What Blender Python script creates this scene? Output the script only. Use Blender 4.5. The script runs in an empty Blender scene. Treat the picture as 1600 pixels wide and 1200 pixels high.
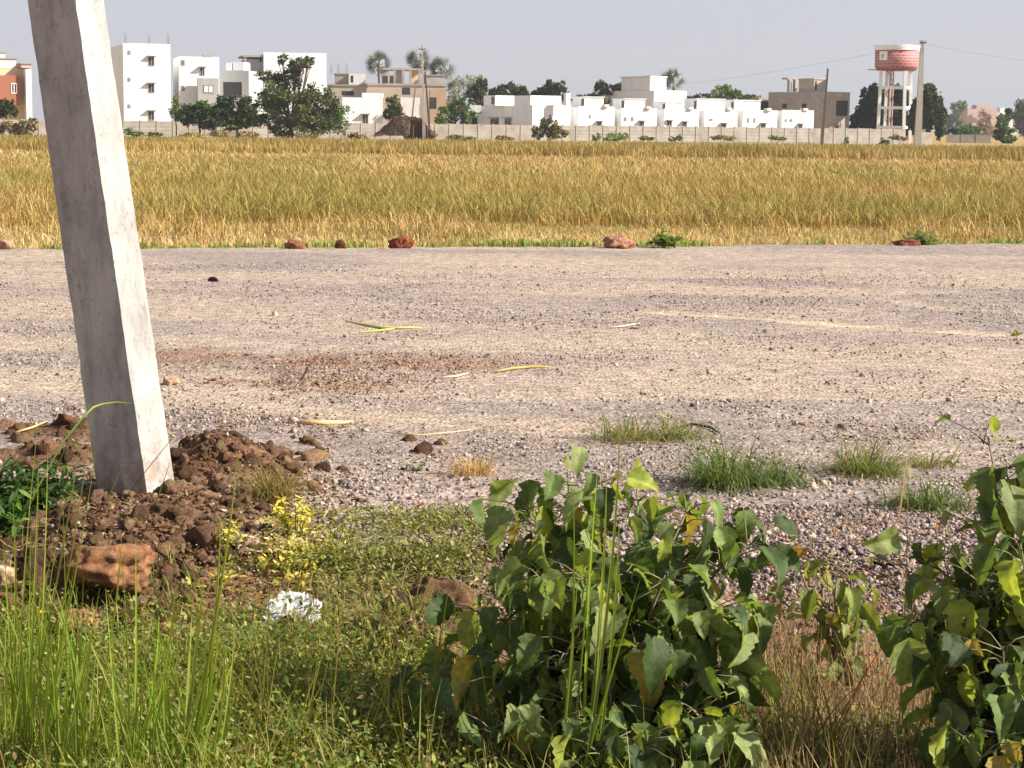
import bpy, math, random
import numpy as np
from mathutils import Vector, Matrix
R = math.radians
rng = np.random.default_rng(7); random.seed(7)
sc = bpy.context.scene
C = bpy.data.collections.new("scene_objects"); sc.collection.children.link(C)

# ------------------------------------------------------------------ camera
CAMZ = 1.7; FPX = 3000.0; PITCH = math.atan(405/3000.0); ROLL = R(0.62)
cd = bpy.data.cameras.new("camera"); cam = bpy.data.objects.new("camera", cd); sc.collection.objects.link(cam)
cd.sensor_width = 36; cd.lens = 36*FPX/1600; cd.clip_start = .1; cd.clip_end = 6000
MC = Matrix.Rotation(R(90)-PITCH, 3, 'X') @ Matrix.Rotation(ROLL, 3, 'Z')
cam.matrix_world = Matrix.Translation((0, 0, CAMZ)) @ MC.to_4x4()
sc.camera = cam
cd.dof.use_dof = False
# ------------------------------------------------------------------ light
SUN_EL = R(35); SUN_AZ = R(101)            # azimuth clockwise from +y (view direction)
w = bpy.data.worlds.new("World"); sc.world = w; w.use_nodes = True
nt = w.node_tree; bg = nt.nodes['Background']
sky = nt.nodes.new('ShaderNodeTexSky'); sky.sky_type = 'NISHITA'; sky.sun_disc = False
sky.sun_elevation = SUN_EL; sky.sun_rotation = SUN_AZ; sky.air_density = 1.0; sky.dust_density = 1.5; sky.ozone_density = 1.0
hs = nt.nodes.new('ShaderNodeHueSaturation'); hs.inputs['Saturation'].default_value = 0.5
mx = nt.nodes.new('ShaderNodeMix'); mx.data_type = 'RGBA'; mx.blend_type = 'MULTIPLY'; mx.inputs[0].default_value = 1
mx.inputs[7].default_value = (.98, .96, 1.06, 1)
hz = nt.nodes.new('ShaderNodeMix'); hz.data_type = 'RGBA'; hz.inputs[0].default_value = .78      # dry-season haze whitens the whole sky
hz.inputs[7].default_value = (4.95, 5.05, 5.55, 1)
tc_ = nt.nodes.new('ShaderNodeTexCoord'); sx_ = nt.nodes.new('ShaderNodeSeparateXYZ'); mr_ = nt.nodes.new('ShaderNodeMapRange')
nt.links.new(tc_.outputs['Generated'], sx_.inputs[0]); nt.links.new(sx_.outputs[2], mr_.inputs[0])      # haze thins with height above the horizon
mr_.inputs[1].default_value = .07; mr_.inputs[2].default_value = .6; mr_.inputs[3].default_value = .82; mr_.inputs[4].default_value = .15; nt.links.new(mr_.outputs[0], hz.inputs[0])
nt.links.new(sky.outputs[0], hs.inputs['Color']); nt.links.new(hs.outputs[0], mx.inputs[6]); nt.links.new(mx.outputs[2], hz.inputs[6]); nt.links.new(hz.outputs[2], bg.inputs[0])
bg.inputs[1].default_value = 0.066
sl = bpy.data.lights.new("sun", 'SUN'); sl.energy = 5; sl.angle = R(.5); sl.color = (1, .93, .82)
so = bpy.data.objects.new("sun", sl); sc.collection.objects.link(so)
SD = Vector((math.sin(SUN_AZ)*math.cos(SUN_EL), math.cos(SUN_AZ)*math.cos(SUN_EL), math.sin(SUN_EL)))
so.rotation_euler = SD.to_track_quat('Z', 'Y').to_euler(); so.location = (20, -10, 30)
sc.view_settings.view_transform = 'Standard'; sc.view_settings.look = 'None'
sc.view_settings.exposure = 0.95; sc.view_settings.gamma = 1

# ------------------------------------------------------------------ helpers
MCn = np.array(MC)
def ray(px, py):
    d = MC @ Vector(((px-800)/FPX, (600-py)/FPX, -1)); return d
def at(px, py, Y):                      # point on the sight line at world depth Y
    d = ray(px, py); k = Y/d.y; return Vector((d.x*k, Y, CAMZ+d.z*k))
def gnd(px, py, z=0.):
    d = ray(px, py); k = (z-CAMZ)/d.z; return Vector((d.x*k, d.y*k, z))
def proj(P):                            # world points -> photo pixels
    P = np.atleast_2d(P) - np.array([0, 0, CAMZ]); c = P @ MCn
    return 800+FPX*c[:, 0]/-c[:, 2], 600-FPX*c[:, 1]/-c[:, 2]
def hsh(ix, iy, s):
    n = (ix*374761393 + iy*668265263 + s*974634777) & 0x7fffffff
    n = ((n ^ (n >> 13))*1274126177) & 0x7fffffff
    return ((n ^ (n >> 16)) & 0xffff)/65535.
def vnoise(x, y, s=0):
    x = np.asarray(x, float); y = np.asarray(y, float)
    xi = np.floor(x).astype(np.int64); yi = np.floor(y).astype(np.int64); fx = x-xi; fy = y-yi
    fx = fx*fx*(3-2*fx); fy = fy*fy*(3-2*fy)
    a = hsh(xi, yi, s); b = hsh(xi+1, yi, s); c = hsh(xi, yi+1, s); d = hsh(xi+1, yi+1, s)
    return (a*(1-fx)+b*fx)*(1-fy)+(c*(1-fx)+d*fx)*fy
def fbm(x, y, s=0, o=4):
    t = 0; a = .5
    for i in range(o):
        t = t+a*vnoise(x*2**i, y*2**i, s+i*17); a *= .5
    return t/(1-.5**o)
def sstep(a, b, x):
    t = np.clip((np.asarray(x, float)-a)/(b-a), 0, 1); return t*t*(3-2*t)

def tag(o, label=None, cat=None, group=None, kind=None):
    if label: o['label'] = label
    if cat: o['category'] = cat
    if group: o['group'] = group
    if kind: o['kind'] = kind
    return o
def empty(name, loc, label, cat, group=None, rz=0):
    o = bpy.data.objects.new(name, None); o.empty_display_size = .2; C.objects.link(o); o.location = loc; o.rotation_euler.z = rz
    return tag(o, label, cat, group)
def link(name, me, mat, parent=None, smooth=False):
    o = bpy.data.objects.new(name, me); C.objects.link(o)
    me.materials.append(mat)
    if smooth: me.polygons.foreach_set('use_smooth', [True]*len(me.polygons))
    if parent is not None:                         # meshes are written in world coordinates
        bpy.context.view_layer.update()
        me.transform(parent_mat(parent).inverted()); o.parent = parent
    return o
def parent_mat(o):
    m = Matrix.LocRotScale(o.location, o.rotation_euler, o.scale)
    return parent_mat(o.parent) @ m if o.parent else m
def np_mesh(name, V, F, mat, parent=None, col=None, smooth=False):
    """V (n,3), F (m,k) all faces the same size; col (n,3) surface colour of each point"""
    V = np.asarray(V, np.float32); F = np.asarray(F, np.int32); me = bpy.data.meshes.new(name)
    k = F.shape[1]
    me.vertices.add(len(V)); me.vertices.foreach_set('co', V.ravel())
    me.loops.add(F.size); me.loops.foreach_set('vertex_index', F.ravel())
    me.polygons.add(len(F)); me.polygons.foreach_set('loop_start', np.arange(0, F.size, k, dtype=np.int32))
    if col is not None:
        a = me.color_attributes.new('tint', 'FLOAT_COLOR', 'POINT')
        c4 = np.ones((len(V), 4), np.float32); c4[:, :3] = col; a.data.foreach_set('color', c4.ravel())
    me.update(calc_edges=True); me.validate()
    return link(name, me, mat, parent, smooth)
class MB:
    def __init__(s): s.v = []; s.f = []
    def add(s, v, f):
        n = len(s.v); s.v += [tuple(p) for p in v]; s.f += [tuple(i+n for i in q) for q in f]; return s
    def hexa(s, b, t):                             # bottom 4, top 4 points, counter-clockwise from above
        s.add(list(b)+list(t), [(3, 2, 1, 0), (4, 5, 6, 7), (0, 1, 5, 4), (1, 2, 6, 5), (2, 3, 7, 6), (3, 0, 4, 7)]); return s
    def box(s, o, ux, uy, uz):                     # corner and three edge vectors
        o, ux, uy, uz = map(Vector, (o, ux, uy, uz)); b = [o, o+ux, o+ux+uy, o+uy]; return s.hexa(b, [p+uz for p in b])
    def tube(s, pts, rad, n=8, cap=True):
        pts = [Vector(p) for p in pts]; m = len(pts)
        if not hasattr(rad, '__len__'): rad = [rad]*m
        v = []; f = []; up = Vector((0, 0, 1))
        for i, p in enumerate(pts):
            d = (pts[min(i+1, m-1)]-pts[max(i-1, 0)]).normalized()
            a = d.cross(up if abs(d.z) < .9 else Vector((1, 0, 0))).normalized(); b = d.cross(a)
            for k in range(n):
                t = 2*math.pi*k/n; v.append(p+(a*math.cos(t)+b*math.sin(t))*rad[i])
        for i in range(m-1):
            for k in range(n): f.append((i*n+k, i*n+(k+1) % n, (i+1)*n+(k+1) % n, (i+1)*n+k))
        if cap: f += [tuple(range(n)), tuple(range((m-1)*n, m*n))[::-1]]
        return s.add(v, f)
    def build(s, name, mat, parent=None, smooth=False):
        me = bpy.data.meshes.new(name); me.from_pydata([tuple(p) for p in s.v], [], s.f); me.update()
        import bmesh
        bm = bmesh.new(); bm.from_mesh(me); bmesh.ops.recalc_face_normals(bm, faces=bm.faces); bm.to_mesh(me); bm.free()
        return link(name, me, mat, parent, smooth)

# ---- materials
def newmat(name):
    m = bpy.data.materials.new(name); m.use_nodes = True; n = m.node_tree.nodes; l = m.node_tree.links
    return m, n, l, n['Principled BSDF']
def lin(c):                                        # sRGB 0-255 -> linear
    return tuple(((v/255)/12.92 if v/255 <= .04045 else ((v/255+.055)/1.055)**2.4) for v in c)
def flat(name, c, rough=.85, var=.12, scale=3., c2=None, bump=.0, bscale=40, stretch=(1, 1, 1), detail=6):
    m, n, l, p = newmat(name)
    g = n.new('ShaderNodeNewGeometry'); mp = n.new('ShaderNodeMapping'); mp.inputs['Scale'].default_value = stretch
    l.new(g.outputs['Position'], mp.inputs[0])
    t = n.new('ShaderNodeTexNoise'); t.inputs['Scale'].default_value = scale; t.inputs['Detail'].default_value = detail; t.inputs['Roughness'].default_value = .65
    l.new(mp.outputs[0], t.inputs['Vector'])
    r = n.new('ShaderNodeValToRGB'); l.new(t.outputs['Fac'], r.inputs[0])
    r.color_ramp.elements[0].position = .32; r.color_ramp.elements[1].position = .68
    a = c2 if c2 else tuple(v*(1-var) for v in c)
    r.color_ramp.elements[0].color = (*a, 1); r.color_ramp.elements[1].color = (*c, 1)
    l.new(r.outputs[0], p.inputs['Base Color']); p.inputs['Roughness'].default_value = rough
    p.inputs['Specular IOR Level'].default_value = .25
    if bump:
        b = n.new('ShaderNodeBump'); t2 = n.new('ShaderNodeTexNoise'); t2.inputs['Scale'].default_value = bscale; t2.inputs['Detail'].default_value = 8
        l.new(g.outputs['Position'], t2.inputs['Vector']); l.new(t2.outputs['Fac'], b.inputs['Height']); b.inputs['Strength'].default_value = bump
        b.inputs['Distance'].default_value = .02; l.new(b.outputs[0], p.inputs['Normal'])
    return m
def leafy(name, rough=.5, transl=.35, spec=.3, vary=.0, vscale=60, tcol_=(1.5, 1.45, .55), bump=0):
    m, n, l, p = newmat(name)
    a = n.new('ShaderNodeAttribute'); a.attribute_name = 'tint'
    c = a.outputs['Color']
    if vary:
        t = n.new('ShaderNodeTexNoise'); t.inputs['Scale'].default_value = vscale; t.inputs['Detail'].default_value = 5
        g = n.new('ShaderNodeNewGeometry'); l.new(g.outputs['Position'], t.inputs['Vector'])
        mr = n.new('ShaderNodeMapRange'); mr.inputs[1].default_value = .3; mr.inputs[2].default_value = .7; mr.inputs[3].default_value = 1-vary; mr.inputs[4].default_value = 1+vary
        l.new(t.outputs['Fac'], mr.inputs[0])
        vm = n.new('ShaderNodeVectorMath'); vm.operation = 'SCALE'; l.new(c, vm.inputs[0]); l.new(mr.outputs[0], vm.inputs['Scale']); c = vm.outputs[0]
    l.new(c, p.inputs['Base Color']); p.inputs['Roughness'].default_value = rough; p.inputs['Specular IOR Level'].default_value = spec
    if bump:
        g2 = n.new('ShaderNodeNewGeometry'); t2 = n.new('ShaderNodeTexNoise'); t2.inputs['Scale'].default_value = vscale*1.6; t2.inputs['Detail'].default_value = 9; t2.inputs['Roughness'].default_value = .7
        l.new(g2.outputs['Position'], t2.inputs['Vector']); bp = n.new('ShaderNodeBump'); bp.inputs['Strength'].default_value = bump; bp.inputs['Distance'].default_value = .03
        l.new(t2.outputs['Fac'], bp.inputs['Height']); l.new(bp.outputs[0], p.inputs['Normal'])
    if transl:
        tr = n.new('ShaderNodeBsdfTranslucent')
        tm = n.new('ShaderNodeMix'); tm.data_type = 'RGBA'; tm.blend_type = 'MULTIPLY'; tm.inputs[0].default_value = 1; tm.inputs[7].default_value = (*tcol_, 1)
        l.new(c, tm.inputs[6]); l.new(tm.outputs[2], tr.inputs[0])
        ms = n.new('ShaderNodeMixShader'); ms.inputs[0].default_value = transl
        l.new(p.outputs[0], ms.inputs[1]); l.new(tr.outputs[0], ms.inputs[2]); l.new(ms.outputs[0], n['Material Output'].inputs[0])
    return m
M = {}
M['leaf'] = leafy('leaf', .55, .4, .35, .28, 45, bump=.25, tcol_=(1.35, 1.35, .6))
M['tree_leaf'] = leafy('tree_leaf', .6, .2, .2)
M['blade'] = leafy('grass_blade', .55, .35, .25)
M['dry'] = leafy('dry_grass', .8, .22, .1, tcol_=(1.12, 1.1, .95))
M['stone'] = leafy('gravel_stone', .9, 0, .15, .25, 120)
M['clod'] = leafy('soil_clod', .95, 0, .08, .35, 60, bump=1.)
M['rock'] = leafy('laterite_rock', .95, 0, .1, .5, 26, bump=1.)
M['bark'] = flat('bark', (.16, .11, .075), .9, .5, 30, bump=.4)
M['green_stem'] = flat('green_stem', (.13, .13, .05), .7, .4, 30)

# ---- vectorised scatter: one template, many transforms, ONE mesh
def scatter(TV, TF, pos, mats, col, colt=None):
    """TV (k,3) TF (f,n) pos (N,3) mats (N,3,3) col (N,3) colt (k,3) per-template-vertex multiplier"""
    N = len(pos); k = len(TV)
    V = np.einsum('nij,kj->nki', mats, TV)+pos[:, None, :]
    F = TF[None]+(np.arange(N)*k)[:, None, None]
    Cc = np.repeat(col[:, None, :], k, 1)
    if colt is not None: Cc = Cc*colt[None]
    return V.reshape(-1, 3), F.reshape(-1, TF.shape[1]), Cc.reshape(-1, 3)
def rotz(a):
    c, s = np.cos(a), np.sin(a); z = np.zeros_like(a); o = np.ones_like(a)
    return np.stack([np.stack([c, -s, z], -1), np.stack([s, c, z], -1), np.stack([z, z, o], -1)], -2)
def rotx(a):
    c, s = np.cos(a), np.sin(a); z = np.zeros_like(a); o = np.ones_like(a)
    return np.stack([np.stack([o, z, z], -1), np.stack([z, c, -s], -1), np.stack([z, s, c], -1)], -2)
def roty(a):
    c, s = np.cos(a), np.sin(a); z = np.zeros_like(a); o = np.ones_like(a)
    return np.stack([np.stack([c, z, s], -1), np.stack([z, o, z], -1), np.stack([-s, z, c], -1)], -2)
def merge(parts):
    V = []; F = []; K = []; n = 0
    for v, f, c in parts: V.append(v); F.append(f+n); K.append(c); n += len(v)
    return np.concatenate(V), np.concatenate(F), np.concatenate(K)
def blades(pos, H, W, bend, az, col0, col1, seg=4, lean=None, tipw=.08):
    """curved tapering blades; az direction they bend to; col0 at base, col1 at tip"""
    N = len(pos); t = np.linspace(0, 1, seg+1)
    if lean is None: lean = np.zeros(N)
    th = lean[:, None]+bend[:, None]*t[None]**1.3            # angle from vertical
    ds = (H/seg)[:, None]
    dx = np.concatenate([np.zeros((N, 1)), np.cumsum(np.sin((th[:, 1:]+th[:, :-1])/2)*ds, 1)], 1)
    dz = np.concatenate([np.zeros((N, 1)), np.cumsum(np.cos((th[:, 1:]+th[:, :-1])/2)*ds, 1)], 1)
    ca, sa = np.cos(az)[:, None], np.sin(az)[:, None]
    cx = pos[:, 0:1]+dx*ca; cy = pos[:, 1:2]+dx*sa; cz = pos[:, 2:3]+dz
    fw = az+np.pi/2+rng.uniform(-.9, .9, N)
    wx, wy = np.cos(fw)[:, None], np.sin(fw)[:, None]
    prof = (np.minimum(1, .6+t*1.2)*(1-t**2.2)+tipw)[None]*W[:, None]/2
    L = np.stack([cx-wx*prof, cy-wy*prof, cz], -1); Rr = np.stack([cx+wx*prof, cy+wy*prof, cz], -1)
    V = np.stack([L, Rr], 2).reshape(-1, 3)                   # N,(seg+1),2
    b = (np.arange(N)*(seg+1)*2)[:, None, None]; q = np.array([[2*i, 2*i+1, 2*i+3, 2*i+2] for i in range(seg)])[None]
    F = (b+q).reshape(-1, 4)
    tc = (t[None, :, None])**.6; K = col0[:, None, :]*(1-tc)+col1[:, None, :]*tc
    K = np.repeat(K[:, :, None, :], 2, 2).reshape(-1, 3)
    return V, F, K
def pal(cols, N, jit=.12):
    c = np.array([lin(x) for x in cols]); k = c[rng.integers(0, len(c), N)]
    return np.clip(k*rng.uniform(1-jit, 1+jit, (N, 1))*rng.uniform(1-jit*.4, 1+jit*.4, (N, 3)), 0, 1)

# stone templates
def ico():
    p = (1+5**.5)/2
    v = np.array([(-1, p, 0), (1, p, 0), (-1, -p, 0), (1, -p, 0), (0, -1, p), (0, 1, p), (0, -1, -p), (0, 1, -p), (p, 0, -1), (p, 0, 1), (-p, 0, -1), (-p, 0, 1)], float)
    v /= np.linalg.norm(v[0])
    f = np.array([(0, 11, 5), (0, 5, 1), (0, 1, 7), (0, 7, 10), (0, 10, 11), (1, 5, 9), (5, 11, 4), (11, 10, 2), (10, 7, 6), (7, 1, 8), (3, 9, 4), (3, 4, 2), (3, 2, 6), (3, 6, 8), (3, 8, 9), (4, 9, 5), (2, 4, 11), (6, 2, 10), (8, 6, 7), (9, 8, 1)])
    return v, f
IV, IF = ico()
def chip_t(r):
    v = np.array([(1, 1, .7), (-1, .8, .9), (-.8, -1, .6), (.9, -.9, 1), (.8, .9, -.8), (-.9, 1, -.6), (-1, -.8, -.9), (1, -1, -.7)], float)*.62*r.uniform(.45, 1.3, (8, 1))+r.uniform(-.18, .18, (8, 3))
    q = [(0, 1, 2, 3), (7, 6, 5, 4), (0, 4, 5, 1), (1, 5, 6, 2), (2, 6, 7, 3), (3, 7, 4, 0)]
    return v, np.array([t for a in q for t in ((a[0], a[1], a[2]), (a[0], a[2], a[3]))])
def octa_t(r):
    v = np.array([(1, 0, 0), (-1, 0, 0), (0, 1, 0), (0, -1, 0), (0, 0, 1), (0, 0, -1)], float)*r.uniform(.6, 1.25, (6, 1))+r.uniform(-.25, .25, (6, 3))
    f = np.array([(0, 2, 4), (2, 1, 4), (1, 3, 4), (3, 0, 4), (2, 0, 5), (1, 2, 5), (3, 1, 5), (0, 3, 5)])
    return v, f
def ico_t(r): return IV*r.uniform(.62, 1.2, (12, 1)), IF
def stones(pos, size, col, flatz=.7, T=ico_t, kinds=6):
    out = []; k = rng.integers(0, kinds, len(pos))
    for j in range(kinds):
        s = k == j; n = s.sum()
        if not n: continue
        v, f = T(rng)
        m = rotz(rng.uniform(0, 6.28, n)) @ rotx(rng.normal(0, .5, n)) @ roty(rng.normal(0, .5, n))
        sc3 = size[s][:, None]*np.stack([rng.uniform(.7, 1.3, n), rng.uniform(.7, 1.2, n), rng.uniform(.5, 1, n)*flatz/.7], -1)
        out.append(scatter(v, f, pos[s], m*sc3[:, None, :], col[s]))
    return merge(out)
def subdiv_rock(seed, s3, freq=1.6, amp=.28, n=4):
    """boulder: subdivided icosphere pushed about by lumpy noise; returns V,F around the origin"""
    import bmesh
    bm = bmesh.new(); bmesh.ops.create_icosphere(bm, subdivisions=n, radius=1)
    V = np.array([v.co[:] for v in bm.verts]); F = np.array([[x.index for x in f.verts] for f in bm.faces]); bm.free()
    r = np.random.default_rng(seed); pl = r.normal(size=(14, 3)); pl /= np.linalg.norm(pl, axis=1)[:, None]; dd = r.uniform(.62, .95, 14)
    k = np.ones(len(V))
    for p_, d_ in zip(pl, dd):
        c = V @ p_; k = np.minimum(k, np.where(c > .05, d_/np.maximum(c, .05), 9))
    V = V*k[:, None]
    nz = fbm(V[:, 0]*freq*2+seed, V[:, 1]*freq*2+V[:, 2]*1.7, seed, 4)-.5+.6*(fbm(V[:, 2]*freq*4+seed, V[:, 0]*freq*3-V[:, 1]*2.1, seed+5, 3)-.5)
    return V*(1+amp*nz)[:, None]*np.array(s3), F

# ------------------------------------------------------------------ air
def haze():
    m = bpy.data.materials.new('haze'); m.use_nodes = True; n = m.node_tree.nodes; n.clear()
    o = n.new('ShaderNodeOutputMaterial'); v = n.new('ShaderNodeVolumePrincipled'); v.inputs['Color'].default_value = (.86, .88, .93, 1); v.inputs['Density'].default_value = .00022; v.inputs['Anisotropy'].default_value = .2
    m.node_tree.links.new(v.outputs[0], o.inputs['Volume'])
    b = MB().box((-320, -30, -2), (640, 0, 0), (0, 1080, 0), (0, 0, 42)).build('haze', m); b['kind'] = 'stuff'; b['label'] = 'thin pale haze over the whole plain'
haze()
# ================================================================== TERRAIN
# road: raised strip between two lines; the field lies lower behind it, the verge dips in front
FL, FR = gnd(0, 392), gnd(1600, 384)               # far edge of the road
def far_edge(x): return FL.y+(FR.y-FL.y)*(x-FL.x)/(FR.x-FL.x)
def near_edge(x): return 7.15+.25*np.sin(x*.9+1)-.1*x
def gh(x, y):
    x = np.asarray(x, float); y = np.asarray(y, float)
    fe = far_edge(x); ne = near_edge(x)
    z = -.22*sstep(-.1, 1.0, y-fe-.1) - .13*(1-sstep(-1.3, .2, y-ne))
    z = z+.035*(fbm(x*1.3, y*1.3, 3)-.5)*sstep(60, 25, y) + .02*(fbm(x*.25, y*.25, 9)-.5)
    nearw = (1-sstep(ne-.3, ne+1.2, y))
    z = z+nearw*.09*(fbm(x*4, y*4, 21)-.5)
    # heap of earth thrown up round the foot of the leaning post
    for (cx, cy, rx, ry, h) in HEAPS:
        q = ((x-cx)/rx)**2+((y-cy)/ry)**2
        z = z+h*np.exp(-q*1.6)*(.75+.5*fbm(x*7, y*7, 33))
    return z
pb = gnd(212, 775)
def hp(px, py, rx, ry, h): g = gnd(px, py, -.05); return (g.x, g.y, rx, ry, h)
HEAPS = [hp(270, 825, .45, .2, .09), hp(345, 770, .32, .24, .12), hp(90, 740, .25, .3, .08), hp(230, 800, .3, .15, .05), (pb.x, pb.y-.12, .34, .24, -.07), hp(190, 870, .45, .32, .10), hp(340, 770, .38, .35, .09), hp(130, 940, .3, .25, .10), hp(120, 700, .35, .3, .05), hp(640, 1010, .34, .3, .15), hp(-30, 940, .3, .3, .08)]

def axis(segs):
    a = []
    for s, e, n in segs: a += list(np.linspace(s, e, n, endpoint=False))
    return np.array(a+[segs[-1][1]])
def sheet(name, xs, ys, zf, mat, kind='structure', colf=None, keep=None):
    X, Y = np.meshgrid(xs, ys); Z = zf(X, Y); V = np.stack([X, Y, Z], -1).reshape(-1, 3)
    nx = len(xs); i = np.arange(len(ys)-1)[:, None]*nx+np.arange(nx-1)[None]
    F = np.stack([i, i+1, i+nx+1, i+nx], -1).reshape(-1, 4)
    if keep is not None:
        cx = V[F].mean(1); F = F[keep(cx[:, 0], cx[:, 1])]
        u = np.unique(F); re = np.zeros(len(V), int)-1; re[u] = np.arange(len(u)); V = V[u]; F = re[F]
    o = np_mesh(name, V, F, mat, None, colf(V) if colf else None, True); o['kind'] = kind; return o

SOIL = lin((150, 122, 96)); EARTH = lin((118, 84, 62))
def ground_col(V):
    x, y = V[:, 0], V[:, 1]
    n = fbm(x*2.5, y*2.5, 51); c = np.outer(1-n, np.array(lin((105, 78, 58))))+np.outer(n, np.array(lin((150, 118, 88))))
    f = sstep(-.2, .6, y-far_edge(x))[:, None]
    fc = np.array(lin((158, 134, 84)))*(.75+.5*fbm(x*.5, y*.5, 55))[:, None]
    return c*(1-f)+fc*f
def earthmat():
    m, n, l, p = newmat('earth')
    a = n.new('ShaderNodeAttribute'); a.attribute_name = 'tint'; g = n.new('ShaderNodeNewGeometry')
    t = n.new('ShaderNodeTexNoise'); t.inputs['Scale'].default_value = 22; t.inputs['Detail'].default_value = 10; t.inputs['Roughness'].default_value = .7
    l.new(g.outputs['Position'], t.inputs['Vector'])
    mr = n.new('ShaderNodeMapRange'); mr.inputs[1].default_value = .3; mr.inputs[2].default_value = .7; mr.inputs[3].default_value = .65; mr.inputs[4].default_value = 1.3
    l.new(t.outputs['Fac'], mr.inputs[0])
    vm = n.new('ShaderNodeVectorMath'); vm.operation = 'SCALE'; l.new(a.outputs['Color'], vm.inputs[0]); l.new(mr.outputs[0], vm.inputs['Scale'])
    l.new(vm.outputs[0], p.inputs['Base Color']); p.inputs['Roughness'].default_value = .95; p.inputs['Specular IOR Level'].default_value = .1
    b = n.new('ShaderNodeBump'); b.inputs['Strength'].default_value = .8; b.inputs['Distance'].default_value = .02
    l.new(t.outputs['Fac'], b.inputs['Height']); l.new(b.outputs[0], p.inputs['Normal'])
    return m
M['earth'] = earthmat()
sheet('ground', axis([(-1500, -60, 16), (-60, -3.2, 70), (-3.2, 3.2, 130), (3.2, 60, 70), (60, 1500, 16)]),
      axis([(-20, 3.6, 12), (3.6, 9.2, 120), (9.2, 40, 160), (40, 260, 60), (260, 3000, 20)]), gh, M['earth'], colf=ground_col)

# ---- gravel road with sandy wheel tracks
def pline(pts): return [gnd(x, y) for x, y in pts]
def dist_pl(x, y, pts, sx=1.):
    d = np.full(x.shape, 1e9)
    for a, b in zip(pts[:-1], pts[1:]):
        vx, vy = b.x-a.x, b.y-a.y; t = np.clip(((x-a.x)*vx+(y-a.y)*vy)/(vx*vx+vy*vy+1e-9), 0, 1)
        d = np.minimum(d, np.hypot(x-a.x-t*vx, y-a.y-t*vy))
    return d
TRACKS = [(pline([(-200, 440), (300, 438), (640, 428), (1000, 431), (1250, 430), (1900, 426)]), .42, .65),
          (pline([(-200, 470), (300, 468), (520, 476), (760, 492), (1000, 497)]), .6, .5),
          (pline([(1030, 489), (1180, 498), (1300, 509), (1500, 522), (1900, 548)]), .2, 1.25),
          (pline([(640, 540), (860, 536), (1000, 541), (1200, 556), (1450, 578), (1900, 600)]), .33, .85),
          (pline([(1380, 470), (1500, 488), (1900, 505)]), .25, .6),
          (pline([(-200, 600), (120, 610), (420, 640), (700, 668), (900, 676)]), .4, .8),
          (pline([(-200, 500), (200, 560), (500, 545)]), .35, .35)]
RUST = [(pline([(290, 566), (420, 572), (600, 570), (740, 574)]), .5, .8), (pline([(340, 596), (600, 604)]), .42, .55)]
def road_masks(x, y):
    wob = (fbm(x*.9, y*.9, 71)-.5)*.5
    sand = np.zeros(x.shape); rust = np.zeros(x.shape)
    for pts, wd, s in TRACKS:
        d = dist_pl(x, y+wob*.5, pts); sand = np.maximum(sand, s*np.exp(-(d/wd)**2*.9)*(.55+.9*fbm(x*.8, y*3, 72)))
    for pts, wd, s in RUST:
        d = dist_pl(x, y+wob*.6, pts); rust = np.maximum(rust, s*np.exp(-(d/wd)**3)*sstep(.25, .6, fbm(x*3, y*3, 73)))
    broad = sstep(.36, .66, fbm(x*.35+3, y*.9, 74))*.7
    near = (1-sstep(7.6, 10.2, y))*sstep(1.2, -.6, x)*.85           # trodden soil beside the verge
    sand = np.clip(np.maximum(np.maximum(sand, broad), near*.8), 0, 1.3)
    return sand, rust
GRAV = np.array(lin((152, 139, 132))); SAND = np.array(lin((184, 165, 145))); RST = np.array(lin((152, 122, 102)))
def road_col(V):
    x, y = V[:, 0], V[:, 1]; s, r = road_masks(x, y); s = s[:, None]; r = r[:, None]
    c = GRAV*(1-np.minimum(s, 1))+SAND*s
    e = np.zeros(len(x))
    for (cx, cy, rx, ry, h) in HEAPS: e = np.maximum(e, np.exp(-(((x-cx)/rx)**2+((y-cy)/ry)**2)*.9))
    e = (sstep(.12, .5, e*(.5+1.*fbm(x*6, y*6, 77))))[:, None]; c = c*(1-e)+np.array(lin((112, 84, 64)))*e; return np.clip(c*(1-r)+RST*r, 0, 1)
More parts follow.
